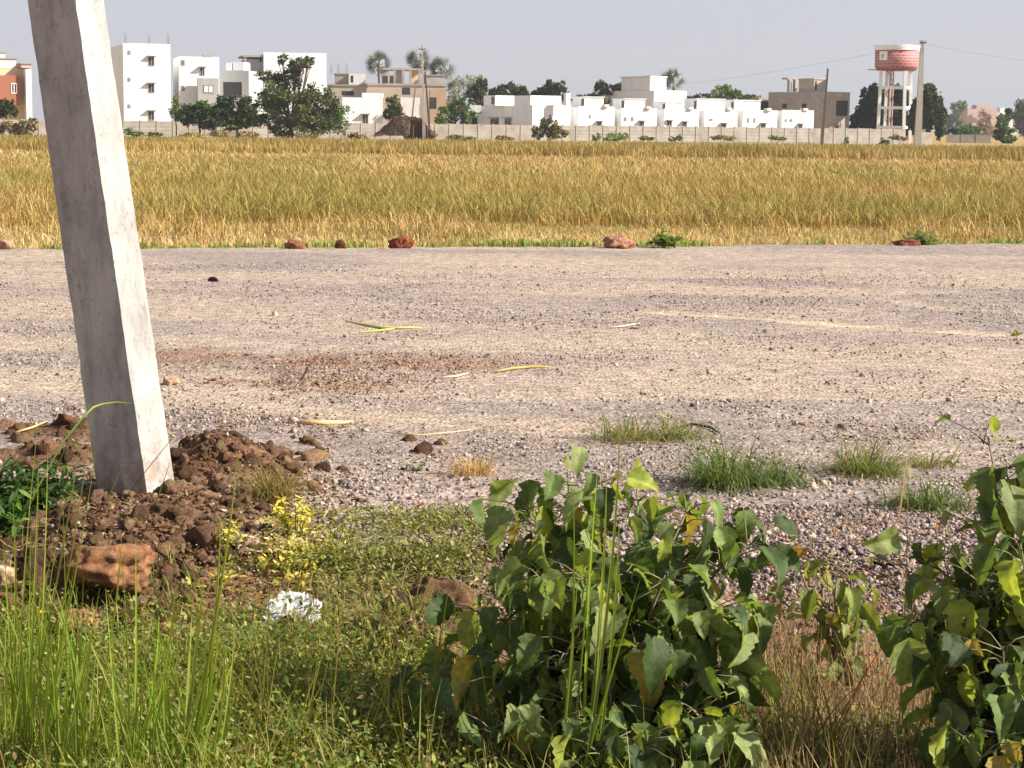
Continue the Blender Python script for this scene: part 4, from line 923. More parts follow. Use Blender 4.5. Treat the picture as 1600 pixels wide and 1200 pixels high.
def fan_palm(label, px, py, rpx, D, ybase, group='tall fan palms rising behind the unfinished houses'):
    c = at(px, py, D); k = D/FPX; base = Vector((c.x+.3, c.y, GZ)); root = empty('fan_palm', base, label, 'palm', group); r = np.random.default_rng(int(px))
    MB().tube([base, base.lerp(c, .5)+Vector((.15, 0, 0)), c], [.28, .2, .17], 8).build('trunk', M['bark'], root, True)
    Rr = rpx*k*1.4; nb = 9; T = []; TF = []
    for i in range(nb):                                # one folded fan leaf
        a = (i-(nb-1)/2)*.33; n0 = len(T); w = .12
        T += [(0, 0, 0), (.45*math.cos(a-w), .45*math.sin(a-w), .02), (1.0*math.cos(a), 1.0*math.sin(a), -.10), (.45*math.cos(a+w), .45*math.sin(a+w), .02)]; TF.append((n0, n0+1, n0+2, n0+3))
    T = np.array(T)*.62*Rr; TF = np.array(TF); N = 24
    d = r.normal(size=(N, 3)); d /= np.linalg.norm(d, axis=1)[:, None]; d[:, 2] = d[:, 2]*.9+.12
    P = np.array(c)+d*Rr*.45
    x = d/np.linalg.norm(d, axis=1)[:, None]; up = r.normal(size=(N, 3)); y = np.cross(up, x); y /= np.linalg.norm(y, axis=1)[:, None]; z = np.cross(x, y)
    m = np.stack([x, y, z], -1); v, f, cc = scatter(T, TF, P, m, pal([(66, 74, 52), (84, 92, 64), (100, 106, 80), (50, 56, 40)], N, .2))
    np_mesh('crown', v, f, M['tree_leaf'], root, cc)
    st = MB()
    for p in P: st.tube([c, p], [.05, .03], 4)
    st.build('leaf_stalks', M['green_stem'], root)
fan_palm('leftmost fan palm beside the unfinished pale house', 591, 101, 17, V_(591)+75, 200)
fan_palm('tallest fan palm behind the pole with the bracket', 654, 96, 17, V_(654)+75, 200)
fan_palm('fan palm on the right of the pole with the bracket', 690, 109, 17, V_(690)+75, 200)
fan_palm('single round fan palm beside the white stair tower', 1052, 124, 16, V_(1052)+75, 200)

# ================================================================== NEAR VEGETATION
def toz(px, py): 
    g = gnd(px, py, -.12 if py > 820 else 0.); return Vector((g.x, g.y, float(gh(g.x, g.y))))
def area_pts(N, x0, x1, y0, y1, df):
    """random ground positions whose footprint in the photo is weighted by df(px,py)"""
    a = rng.uniform(x0, x1, N); b = rng.uniform(y0, y1, N); px, py = proj(np.stack([a, b, gh(a, b)], -1))
    k = rng.random(N) < df(px, py, a, b); a, b = a[k], b[k]; return np.stack([a, b, gh(a, b)], -1)
def grass(name, label, P, H, W, c0, c1, bend=(.3, 1.2), hv=(.5, 1.3), lean=.2, mat='blade', seg=4, cat='grass'):
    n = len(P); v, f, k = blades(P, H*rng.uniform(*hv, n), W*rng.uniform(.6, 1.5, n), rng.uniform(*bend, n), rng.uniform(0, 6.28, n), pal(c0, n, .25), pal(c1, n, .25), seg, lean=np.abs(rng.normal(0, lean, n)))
    return tag(np_mesh(name, v, f, M[mat], None, k), label, cat, kind='stuff')
G0 = [(78, 88, 34), (94, 106, 40), (62, 72, 30)]; G1 = [(118, 136, 46), (136, 150, 58), (98, 120, 42), (150, 154, 76)]
BRN0 = [(120, 100, 66), (100, 84, 54)]
Y1 = [(158, 154, 72), (170, 158, 84), (140, 138, 60)]
P = area_pts(46000, -2.2, 1.0, 4.2, 6.4, lambda px, py, a, b: sstep(1010, 1150, py)*(1-.85*sstep(400, 600, px))*(.25+.9*sstep(.35, .6, fbm(a*4, b*4, 201))))
grass('grass', 'thick green grass and herbs filling the lower left foreground', P, .16, .0042, G0, G1+Y1, lean=.35, hv=(.4, 1.7))
P = area_pts(2600, -2.2, .9, 4.1, 6.3, lambda px, py, a, b: sstep(1000, 1100, py)*(1-.3*sstep(600, 900, px))*(.2+sstep(.45, .6, fbm(a*5, b*5, 211))))
grass('grass', 'sparse taller stems and seed stalks standing above the foreground weeds', P, .28, .0042, BRN0+G0, G1+Y1+[(150, 124, 80), (176, 152, 104)], lean=.28, bend=(.1, 1.5), hv=(.5, 1.35))
P = area_pts(22000, -2.4, .4, 5.4, 8.2, lambda px, py, a, b: sstep(820, 1000, py)*(1-sstep(600, 760, px))*.5*sstep(.4, .6, fbm(a*3, b*3, 203)))
grass('grass', 'thin green grass growing among the earth clods and boulders', P, .12, .004, G0, G1+Y1, lean=.4)
# dry grass right
BRN = [(116, 94, 66), (134, 110, 78), (92, 74, 54)]; DRT = [(178, 152, 108), (156, 130, 90), (196, 172, 128), (132, 116, 78)]
P = area_pts(4200, .5, 2.0, 4.3, 6.6, lambda px, py, a, b: sstep(1150, 1230, px)*(1-sstep(1360, 1480, px))*sstep(980, 1060, py)*.9)
grass('dry_grass', 'tangled brown dry grass between the two leafy shrubs', P, .24, .0028, BRN, DRT, bend=(.1, 1.0), lean=.14, mat='dry')
P = area_pts(14000, -1.2, 2.2, 4.2, 5.9, lambda px, py, a, b: sstep(560, 720, px)*sstep(1020, 1120, py)*.55)
grass('dry_grass', 'dry stalks and thin grass along the bottom under the shrubs', P, .17, .003, BRN, DRT+G0, bend=(.2, 1.3), lean=.35, mat='dry')
P = area_pts(9000, -1.5, .6, 5.2, 7., lambda px, py, a, b: sstep(430, 520, px)*(1-sstep(740, 800, px))*sstep(890, 960, py)*.9)
grass('dry_grass', 'matted olive and straw grass below the yellow-green creeping weeds', P, .16, .0035, BRN+G0, DRT+G1+Y1, bend=(1.0, 2.4), lean=.6, mat='dry')

# small herb leaves
def herbs(name, label, P, cols, size, hgt, leaves, kind='stuff', cat='weeds', spread=.035, mat='leaf'):
    n = len(P); k = leaves; base = np.repeat(P, k, 0); m = len(base)
    H = hgt*rng.uniform(.35, 1.1, n); t = rng.uniform(.2, 1, m); ln = rng.normal(0, .35, (n, 2))
    off = np.repeat(ln, k, 0)*(np.repeat(H, k)*t)[:, None]; a = rng.uniform(0, 6.28, m)
    pos = base.copy(); pos[:, :2] += off+np.stack([np.cos(a), np.sin(a)], -1)*rng.uniform(.003, spread, m)[:, None]; pos[:, 2] += np.repeat(H, k)*t
    T = np.array([(0, 0, 0), (.35, -.24, .06), (.75, -.2, .05), (1.05, 0, -.03), (.75, .2, .05), (.35, .24, .06), (.5, 0, 0)]); TF = np.array([(0, 1, 6), (1, 2, 6), (2, 3, 6), (3, 4, 6), (4, 5, 6), (5, 0, 6)])
    mt = rotz(a) @ roty(rng.normal(-.1, .55, m)) @ rotx(rng.normal(0, .5, m)); s = size*rng.uniform(.5, 1.5, m)
    v, f, c = scatter(T, TF, pos, mt*s[:, None, None], pal(cols, m, .25))
    # stems
    sv, sf, sk = blades(P, H*1.05, np.full(n, .003), np.full(n, .2), np.arctan2(ln[:, 1], ln[:, 0]), pal([(120, 110, 60)], n), pal([(130, 140, 60)], n), 2, lean=np.hypot(ln[:, 0], ln[:, 1]))
    o = np_mesh(name, v, f, M[mat], None, c)
    return o, (sv, sf, sk)
P = area_pts(17000, -2.2, .6, 4.2, 6.6, lambda px, py, a, b: sstep(960, 1080, py)*(1-sstep(560, 800, px))*.75*(.35+.9*sstep(.38, .6, fbm(a*6, b*6, 212))))
o, s_ = herbs('herbs', '', P, [(96, 116, 50), (116, 132, 60), (136, 148, 72), (160, 166, 92), (80, 100, 44), (150, 140, 70), (128, 104, 66)], .0175, .21, 11)
tag(o, 'small-leaved green herbs tangled through the lower left grass', 'weeds', kind='stuff')
P = area_pts(12000, -1.4, .5, 5.6, 8.2, lambda px, py, a, b: np.exp(-(((px-640)/170)**2+((py-880)/68)**2)**1.5)*.95*(.25+.9*sstep(.4, .58, fbm(a*5, b*5, 207))))
o, s_ = herbs('creeping_weeds', '', P, [(128, 136, 66), (108, 122, 54), (150, 150, 86), (88, 100, 46), (166, 160, 100), (120, 104, 66)], .017, .085, 9)
tag(o, 'yellow-green creeping weeds spreading right of the earth heap', 'weeds', kind='stuff')
P = area_pts(2600, -1.5, .5, 6.2, 8.3, lambda px, py, a, b: np.exp(-(((px-590)/230)**2+((py-800)/40)**2)**1.5)*.5)
o, s_ = herbs('creeping_weeds', '', P, [(170, 150, 70), (150, 150, 70), (186, 150, 60), (120, 130, 60)], .014, .04, 6)
tag(o, 'sparse yellowing weeds on the soil at the road edge', 'weeds', kind='stuff')
P = area_pts(5200, -.6, 2.2, 4.2, 5.6, lambda px, py, a, b: sstep(1060, 1120, py)*sstep(560, 760, px)*.6)
o, s_ = herbs('herbs', '', P, [(86, 104, 44), (104, 124, 54), (130, 140, 70), (150, 130, 80)], .02, .13, 8)
tag(o, 'small dull green herbs at the lower right under the shrubs', 'weeds', kind='stuff')

P = area_pts(2200, -1.5, .2, 6.0, 8.2, lambda px, py, a, b: np.maximum(np.exp(-(((px-465)/60)**2+((py-880)/42)**2)**1.5), .6*np.exp(-(((px-345)/40)**2+((py-915)/30)**2)**1.5)))
o, s_ = herbs('yellowing_weeds', '', P, [(214, 196, 76), (190, 180, 80), (226, 214, 120), (150, 156, 70)], .022, .07, 7)
tag(o, 'low yellow and cream leaved weeds between the earth heap and the white plastic', 'weeds', kind='stuff')
P = area_pts(9000, -2.4, 2.4, 4.6, 11., lambda px, py, a, b: .25+.7*sstep(.4, .6, fbm(a*2, b*2, 206)))
P[:, 2] = np.where(P[:, 1] > near_edge(P[:, 0]), road_z(P[:, 0], P[:, 1]), P[:, 2])+.012
n = len(P); v, f, k = blades(P, rng.uniform(.02, .11, n), rng.uniform(.002, .005, n), rng.normal(0, .4, n), rng.uniform(0, 6.28, n), pal(ST+BRN, n, .2), pal(ST+BRN, n, .2), 3, lean=rng.uniform(1.35, 1.62, n), tipw=.4)
tag(np_mesh('straw_litter', v, f, M['dry'], None, k), 'bits of straw and dead stalk littering the gravel and verge', 'straw litter', kind='stuff')
P = area_pts(26000, -2.3, .3, 5.2, 9.2, lambda px, py, a, b: np.maximum(sstep(640, 720, py)*(1-sstep(420, 620, px)), .6*sstep(570, 640, py)*(1-sstep(60, 260, px))*sstep(.4, .55, fbm(a*3, b*3, 214))))
P[:, 2] = np.maximum(P[:, 2], np.where(P[:, 1] > near_edge(P[:, 0]), road_z(P[:, 0], P[:, 1]), -9)); n = len(P); sz = np.clip(rng.lognormal(math.log(.0065), .5, n), .003, .02)
v, f, k = stones(P+np.array([0, 0, .002]), sz, pal([(140, 108, 82), (118, 86, 64), (156, 126, 98), (170, 144, 116), (100, 72, 54)], n, .2), T=chip_t, kinds=16)
tag(np_mesh('earth_crumbs', v, f, M['clod'], col=k), 'brown soil crumbs strewn over the verge left of the central shrub', 'soil', kind='stuff')

P = area_pts(1500, -2.3, 2.2, 4.6, 8.6, lambda px, py, a, b: .6*sstep(.42, .6, fbm(a*2.3, b*2.3, 209)))
P[:, 2] = np.maximum(P[:, 2], np.where(P[:, 1] > near_edge(P[:, 0]), road_z(P[:, 0], P[:, 1]), -9))+.015
n = len(P); T = np.array([(0, 0, 0), (.35, -.3, .12), (.8, -.2, .05), (1.1, 0, .12), (.8, .25, .1), (.35, .3, .1), (.5, 0, -.04)]); TF = np.array([(0, 1, 6), (1, 2, 6), (2, 3, 6), (3, 4, 6), (4, 5, 6), (5, 0, 6)])
m = rotz(rng.uniform(0, 6.28, n)) @ roty(rng.normal(0, .35, n)) @ rotx(rng.normal(0, .35, n)); v, f, k = scatter(T, TF, P, m*(rng.uniform(.012, .04, n))[:, None, None], pal([(168, 120, 84), (140, 98, 66), (188, 150, 108), (120, 84, 60)], n, .2))
tag(np_mesh('dead_leaves', v, f, M['dry'], None, k), 'curled dead brown leaves fallen on the verge and gravel', 'dead leaves', kind='stuff')

# weed plants one can point at
def weed(name, label, px, py, wpx, hpx, cols, size=.03, n=14, k=14, cat='weed', group=None):
    b = toz(px, py); s = b.y/FPX; root = empty(name, b, label, cat, group)
    a = rng.uniform(0, 6.28, n); r = np.sqrt(rng.random(n))*wpx*s/2; H = hpx*s*rng.uniform(.55, 1., n)*(1-.4*(r/(wpx*s/2))**2)
    stems = MB(); pos = []
    for i in range(n):
        tip = Vector((b.x+math.cos(a[i])*r[i], b.y+math.sin(a[i])*r[i]*.7, b.z+H[i])); mid = b.lerp(tip, .5)+Vector((0, 0, H[i]*.15)); bb = b+Vector((math.cos(a[i])*r[i]*.25, math.sin(a[i])*r[i]*.2, -.01))
        stems.tube([bb, mid, tip], [.0035, .0025, .0015], 5)
        for q in range(k):
            t = random.uniform(.25, 1.02); p = (bb.lerp(mid, t*2) if t < .5 else mid.lerp(tip, t*2-1)); pos.append(p)
    stems.build('stem', M['green_stem'], root)
    pos = np.array(pos); m = len(pos)
    T = np.array([(0, 0, 0), (.3, -.17, .05), (.7, -.15, .05), (1.05, 0, -.06), (.7, .15, .05), (.3, .17, .05), (.5, 0, 0)]); TF = np.array([(0, 1, 6), (1, 2, 6), (2, 3, 6), (3, 4, 6), (4, 5, 6), (5, 0, 6)])
    mt = rotz(rng.uniform(0, 6.28, m)) @ roty(rng.normal(-.15, .45, m)) @ rotx(rng.normal(0, .4, m))
    v, f, c = scatter(T, TF, pos, mt*(size*rng.uniform(.6, 1.3, m))[:, None, None], pal(cols, m, .2)); np_mesh('leaves', v, f, M['leaf'], root, c)
YL = [(222, 204, 70), (236, 224, 120), (196, 186, 60), (240, 232, 160)]
weed('yellow_weed', 'bright yellow-leaved weed standing right of the earth heap', 462, 895, 95, 85, YL, .034, 12, 13)
weed('yellow_weed', 'small bright yellow weed left of the white plastic scrap', 350, 915, 75, 60, YL, .03, 9, 11)
weed('yellow_weed', 'tiny yellow-flowered weed among the grass at the lower left', 60, 1010, 34, 45, YL, .025, 4, 8)
weed('broadleaf_weed', 'dark green leafy weed at the left edge beside the post', 45, 815, 190, 110, [(58, 84, 40), (76, 104, 50), (44, 66, 34), (104, 130, 66)], .06, 34, 20)
weed('broadleaf_weed', 'dark leafy weed low at the left edge in front of the boulders', 15, 905, 90, 100, [(58, 90, 34), (80, 112, 44), (110, 146, 56)], .06, 14, 12)
weed('green_weed', 'small green sprig on the gravel left of the leafy shrub', 650, 745, 60, 32, [(110, 134, 62), (130, 150, 76)], .02, 9, 9)
weed('green_weed', 'round green weed at the far road edge right of the pink rock', 1040, 389, 58, 30, [(96, 118, 50), (118, 134, 60)], .10, 22, 10)
weed('green_weed', 'grey-green weed at the far road edge above the long dark red stone', 1442, 382, 60, 36, [(104, 122, 74), (124, 140, 90)], .10, 20, 10)
weed('green_weed', 'little bright green sprig on the road at the right edge', 1590, 527, 26, 12, [(140, 146, 70)], .04, 6, 7)

# tufts of grass lying or growing on the gravel
def tuft(name, label, px, py, wpx, hpx, cols, n=260, flatness=.9, wd=.005, cat='grass tuft', extra=None):
    b = toz(px, py); b.z = float(road_z(np.array([b.x]), np.array([b.y]))[0]); s = b.y/FPX
    a = rng.uniform(0, 6.28, n); r = rng.random(n)**.8*wpx*s/2*(.7+.6*vnoise(a*1.3+px, a*0, 5))
    P = np.stack([b.x+np.cos(a)*r, b.y+np.sin(a)*r*.8, np.full(n, b.z)], -1)
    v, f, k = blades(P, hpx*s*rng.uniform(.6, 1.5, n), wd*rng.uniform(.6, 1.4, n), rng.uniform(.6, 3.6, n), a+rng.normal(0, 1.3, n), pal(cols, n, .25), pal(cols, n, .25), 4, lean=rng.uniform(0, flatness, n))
    o = np_mesh(name, v, f, M['blade'], None, k); tag(o, label, cat); return o
GT = [(104, 122, 64), (84, 102, 54), (128, 140, 84), (70, 86, 46)]; GS = GT+[(170, 150, 96), (150, 126, 82)]
tuft('grass_tuft', 'uprooted wilting grass tuft lying on the gravel above the central shrub', 985, 694, 130, 52, GS, 420, 1.5)
tuft('grass_tuft', 'right part of wilting grass tuft with a curved dark stalk', 1060, 692, 90, 46, GS, 260, 1.5)
tuft('grass_tuft', 'bushy dark green grass tuft on the gravel right of the central shrub top', 1135, 772, 110, 88, GT, 700, 1.2)
tuft('grass_tuft', 'green grass tuft right of the bushy one, between the shrubs', 1215, 768, 100, 50, GT, 380, 1.3)
tuft('grass_tuft', 'green tuft with a white speck left of the right-hand shrub', 1352, 750, 105, 62, GS+GT, 560, 1.3)
tuft('grass_tuft', 'lower grass tuft near the right-hand shrub leaves', 1445, 806, 115, 52, GT, 520, 1.3)
tuft('grass_tuft', 'faint strawy tuft above the lower grass tuft at right', 1455, 735, 90, 32, GS, 160, 1.)
tuft('grass_tuft', 'dry pale tuft on the gravel left of the central shrub', 740, 750, 60, 40, [(190, 160, 110), (170, 140, 90)], 140, .7)
tuft('grass_tuft', 'upright olive grass tuft on the earth heap right of the post', 425, 790, 70, 75, [(130, 116, 66), (104, 98, 52), (150, 132, 80)], 240, .6)

# straws and twigs on the road
def straw(label, pts, wd, c, name='straw', cat='straw', r=None):
    P = []
    for (x, y) in pts: g = gnd(x, y); P.append(Vector((g.x, g.y, float(road_z(np.array([g.x]), np.array([g.y]))[0])+.012)))
    m = MB().tube(P, [wd*.5]+[wd]*(len(P)-2)+[wd*.4], 6); o = m.build(name, flat('straw_'+str(len(bpy.data.materials)), lin(c), .7, .2, 20), None, True); tag(o, label, cat)
straw('long yellow-green straw with a joint lying across the road', [(540, 507), (600, 517), (660, 517)], .012, (196, 196, 110))
straw('second yellow-green straw beside the long one on the road', [(560, 524), (600, 519), (648, 513)], .01, (176, 186, 96))
straw('curved golden straw on the gravel right of the rusty patch', [(776, 590), (800, 585), (838, 583), (865, 585)], .008, (222, 190, 100))
straw('pale pinkish splinter below the rusty patch', [(690, 599), (715, 596), (732, 592)], .008, (220, 196, 170))
straw('broad pale strip of dry stalk on the soil left of centre', [(460, 671), (510, 672), (552, 668)], .017, (226, 190, 140))
straw('thin pale straw lying right of the broad pale strip', [(600, 684), (660, 690), (740, 680)], .005, (216, 190, 150))
straw('yellow-tipped stalk on the soil left of the post', [(20, 694), (50, 690), (75, 684)], .007, (200, 190, 120))
straw('pale straw left of the small dark flat stone on the road', [(948, 517), (975, 515), (1000, 512)], .008, (220, 205, 170))
straw('thin brown twig at the lower edge of the rusty patch', [(472, 600), (486, 580), (500, 565)], .006, (96, 70, 50), 'twig', 'twig')
straw('curved dark stalk sticking out of the wilting grass tuft', [(1056, 680), (1080, 674), (1110, 680), (1124, 690)], .008, (80, 64, 40), 'twig', 'twig')
straw('thin pale stalk lying in front of the central shrub top', [(955, 706), (1010, 703), (1052, 708)], .005, (150, 130, 96), 'twig', 'twig')
straw('crooked dark branch end at the right edge by the field', [(1584, 356), (1592, 362), (1606, 360)], .04, (46, 36, 30), 'branch', 'branch')

# crumpled white plastic
def plastic():
    b = toz(455, 1008); s = b.y/FPX; nx, ny = 44, 34; root = None
    X, Y = np.meshgrid(np.linspace(-.5, .5, nx), np.linspace(-.5, .5, ny)); x = X*100*s; y = Y*.20
    ang = np.arctan2(Y, X); rr = (np.abs(X)**3.5+np.abs(Y)**3.5)**(1/3.5); rim = .5*(.82+.35*(fbm(ang*2.2+9, ang*0+2, 301)-.3)); 
    z = .03*(np.abs(fbm(X*4, Y*3, 302)-.5)*-2)+.009*(fbm(X*12, Y*9, 303)-.5)+Y*.13
    V = np.stack([b.x+x, b.y+y, b.z+.06+z], -1).reshape(-1, 3); i = np.arange(ny-1)[:, None]*nx+np.arange(nx-1)[None]; F = np.stack([i, i+1, i+nx+1, i+nx], -1).reshape(-1, 4)
    ok = (rr < rim).reshape(-1); F = F[ok[F].all(1)]
    o = np_mesh('plastic_scrap', V, F, flat('white_plastic', (.55, .55, .56), .45, .15, 12), None, None, False); tag(o, 'crumpled scrap of white plastic lying in the weeds below the yellow weed', 'plastic scrap')
    md = o.modifiers.new('thick', 'SOLIDIFY'); md.thickness = .003
plastic()

# ---- tall single grasses in front
def tall(label, px, py, stems, name='tall_grass', group='clumps of tall green grass in the foreground', cat='grass clump', cols0=None, cols1=None, wd=.0068):
    """stems: photo tip points (x,y) and base offset px; each a long arching blade rising from one root"""
    b = toz(px, py); D = b.y; s = D/FPX; V = []; n = len(stems); P = []; H = []; az = []; ln = []; W = []
    parts = []
    for (bx, tx, ty, cv) in stems:
        p0 = Vector((b.x+(bx-px)*s, b.y+random.uniform(-.05, .05), b.z)); tip = at(tx, ty, p0.y+random.uniform(-.08, .08)); seg = 12
        c = []; 
        for i in range(seg+1):
            t = i/seg; q = p0.lerp(tip, t); q.z += cv*math.sin(math.pi*t)*.1; q.x += (1-t)*t*cv*.15; c.append(q)
        w_ = wd*random.uniform(.7, 1.3); fy = random.uniform(-.5, .5)
        vv = []
        for i, q in enumerate(c):
            t = i/seg; h = w_/2*(min(1, .5+2*t)*(1-t**2.4)+.07); e = Vector((math.cos(fy), math.sin(fy), 0)); vv += [q-e*h, q+Vector((0, h*.5, 0)), q+e*h]
        ff = []
        for i in range(seg): ff += [(3*i, 3*i+1, 3*i+4, 3*i+3), (3*i+1, 3*i+2, 3*i+5, 3*i+4)]
        k0 = pal(cols0 or [(116, 142, 44), (88, 112, 36), (134, 152, 58), (96, 104, 44)], 1)[0]; k1 = pal(cols1 or [(150, 176, 60), (170, 182, 84)], 1)[0]
        kk = np.array([k0*(1-i/seg)+k1*(i/seg) for i in range(seg+1) for _ in range(3)])
        parts.append((np.array(vv), np.array(ff), kk))
    v, f, k = merge(parts); o = np_mesh(name, v, f, M['blade'], None, k, True); tag(o, label, cat, group); return o
def rs(bx, n, spread, y0, y1, tilt=0): n = int(n*1.35); return [(bx+random.uniform(-spread, spread), bx+tilt+random.uniform(-spread*2.2, spread*2.2), random.uniform(y0, y1), random.uniform(-1, 1)) for _ in range(n)]
tall('clump of tall blades at the left edge reaching up beside the post', 30, 1235, [(25, 62, 640, -.6), (20, 130, 640, .8), (35, 60, 720, .3), (40, 100, 770, -.3), (5, 20, 780, .4), (50, 75, 690, 0.2), (15, 5, 850, .2), (60, 48, 830, -.2)]+rs(35, 20, 40, 850, 1040))
tall('single long blade bent across the shaded face of the post', 40, 1120, [(60, 146, 634, .5), (75, 150, 700, .4)])
tall('clump of upright blades below the two orange boulders', 110, 1250, [(108, 98, 780, .1), (105, 130, 900, .2), (120, 190, 830, .8), (95, 70, 880, -.3)]+rs(110, 22, 40, 910, 1090))
tall('tall blades rising in front of the earth heap right of the boulders', 205, 1255, [(205, 190, 870, .2), (208, 212, 840, .1), (200, 165, 920, 0), (215, 275, 900, .5)]+rs(200, 18, 40, 940, 1100))
def bent_blade():
    b = toz(20, 900); D = b.y; P_ = [b]+[at(x, y, D+d) for x, y, d in ((60, 760, .1), (100, 688, .2), (130, 652, .3), (146, 636, .35), (160, 631, .38), (182, 628, .4), (206, 630, .42))]; n_ = len(P_); vv = []
    for i, q in enumerate(P_): h = .0075*(1-.85*(i/(n_-1))**3)/1.; vv += [q+Vector((-.3*h, 0, h*.5)), q+Vector((0, -.3*h, 0)), q-Vector((-.3*h, 0, h*.5))]
    F_ = []
    for i in range(n_-1): F_ += [(3*i, 3*i+1, 3*i+4, 3*i+3), (3*i+1, 3*i+2, 3*i+5, 3*i+4)]
    o = np_mesh('tall_grass', np.array([v[:] for v in vv]), np.array(F_), M['blade'], None, np.array([lin((84, 104, 34))]*12+[lin((150, 172, 50))]*(len(vv)-12)), True); tag(o, 'one blade kinked over so its tip, painted sunlit, lies across the shaded face of the post', 'grass blade')  # sunlit tip above a shaded lower blade, painted into the vertex colours
bent_blade()
tall('pair of strong upright blades left of the white plastic', 290, 1250, [(275, 318, 900, .2), (282, 372, 700, .7), (300, 345, 800, .4), (310, 322, 980, .1), (280, 300, 960, 0)]+rs(300, 20, 40, 940, 1110), wd=.009)
tall('loose dull blades standing below the white plastic scrap', 430, 1200, rs(430, 12, 60, 970, 1120)+[(400, 420, 880, .3), (520, 540, 900, -.2)], cols0=[(110, 112, 52)], cols1=[(150, 140, 76)], wd=.005)
tall('slim blades left of the central leafy shrub', 610, 1200, rs(600, 12, 60, 980, 1120)+[(600, 612, 950, .1), (645, 705, 880, .4)], cols0=[(110, 116, 52), (90, 104, 44)], cols1=[(156, 146, 80), (130, 140, 66)], wd=.005)
tall('bright tall blades standing in front of the central leafy shrub', 885, 1250, [(880, 896, 770, .3), (885, 925, 800, .2), (915, 935, 720, -.3), (918, 942, 860, .2), (870, 905, 880, 0), (925, 968, 780, .5), (893, 1000, 905, 0), (905, 968, 640, .7), (910, 948, 735, .4)], wd=.008)
tall('slim blades crossing the left part of the central shrub', 800, 1200, [(800, 795, 860, 0), (806, 815, 930, 0.4), (770, 735, 960, 0.2), (812, 850, 985, .2)], wd=.006)
tall('dark thin blades crossing the lit face of the post', 170, 860, [(178, 318, 628, .2), (240, 268, 715, .1), (158, 195, 722, 0), (60, 128, 640, .5)], cols0=[(70, 84, 36)], cols1=[(96, 110, 56)], wd=.006)
tall('brown dry stalks rising between the two leafy shrubs', 1290, 1200, rs(1280, 14, 55, 900, 1080), group=None, cols0=[(120, 88, 56)], cols1=[(186, 150, 96), (150, 120, 80)], wd=.004)
tall('pale dry stalks in front of the right-hand shrub', 1430, 1200, rs(1440, 12, 60, 940, 1120)+[(1400, 1420, 690, .2), (1468, 1478, 800, .1)], group=None, cols0=[(150, 120, 70)], cols1=[(190, 166, 110)], wd=.004)
tall('thin seeding stalks rising from the gravel right of centre', 1395, 880, [(1400, 1424, 655, .1), (1405, 1412, 700, 0), (1330, 1300, 760, .1), (1380, 1350, 780, 0)], group=None, cols0=[(170, 140, 96)], cols1=[(200, 172, 124)], wd=.004)

# ---- broad-leaved shrubs
def leaf_template(seed=0, nl=13, nw=4):
    """heart-shaped pointed leaf, folded on the midrib, wavy toothed margin, tip curling down"""
    r = np.random.default_rng(seed); V = []; F = []; T = []
    for i in range(nl+1):
        t = i/nl; wd = 1.20*t**.5*(1-t)**.82*(1+.25*(t < .3))*(1 if t < .86 else .8)+.012
        for j in range(-nw, nw+1):
            s = j/nw; tooth = 1+.085*(1 if (i % 2) else -1)*(abs(s) > .9)
            x = t+.05*(-abs(s))*(t < .2)*1.2; y = s*wd*tooth*.62
            z = .16*abs(y)*1.6-.34*t*t*t+.035*math.sin(t*11+s*2+seed)*abs(s)+.02*math.sin(i*2.2+seed)*abs(s)**2
            V.append((x, y, z)); T.append(1.25 if j == 0 else (1.08 if i % 2 == 0 else .97))
    w_ = 2*nw+1
    for i in range(nl):
        for j in range(2*nw): q = i*w_+j; F.append((q, q+1, q+w_+1, q+w_))
    T = np.array(T)[:, None]*np.array([[1, 1, .95]]); return np.array(V), np.array(F), T
LT = [leaf_template(s) for s in range(5)]
for i, (cl, tw, fo) in enumerate(((.0, .0, .1), (.35, .5, .2), (-.25, -.6, .35), (.5, .3, -.1), (.15, -.3, .5))):       # curl, twist and fold differ
    V_0 = LT[i][0]; t_ = V_0[:, 0]; V_0[:, 2] += -cl*t_**2+fo*np.abs(V_0[:, 1])*.8; a_ = tw*t_; y_, z_ = V_0[:, 1].copy(), V_0[:, 2].copy()
    V_0[:, 1] = y_*np.cos(a_)-z_*np.sin(a_); V_0[:, 2] = y_*np.sin(a_)+z_*np.cos(a_); V_0[:, 1] *= (.95, 1.15, 1, 1.2, .9)[i]
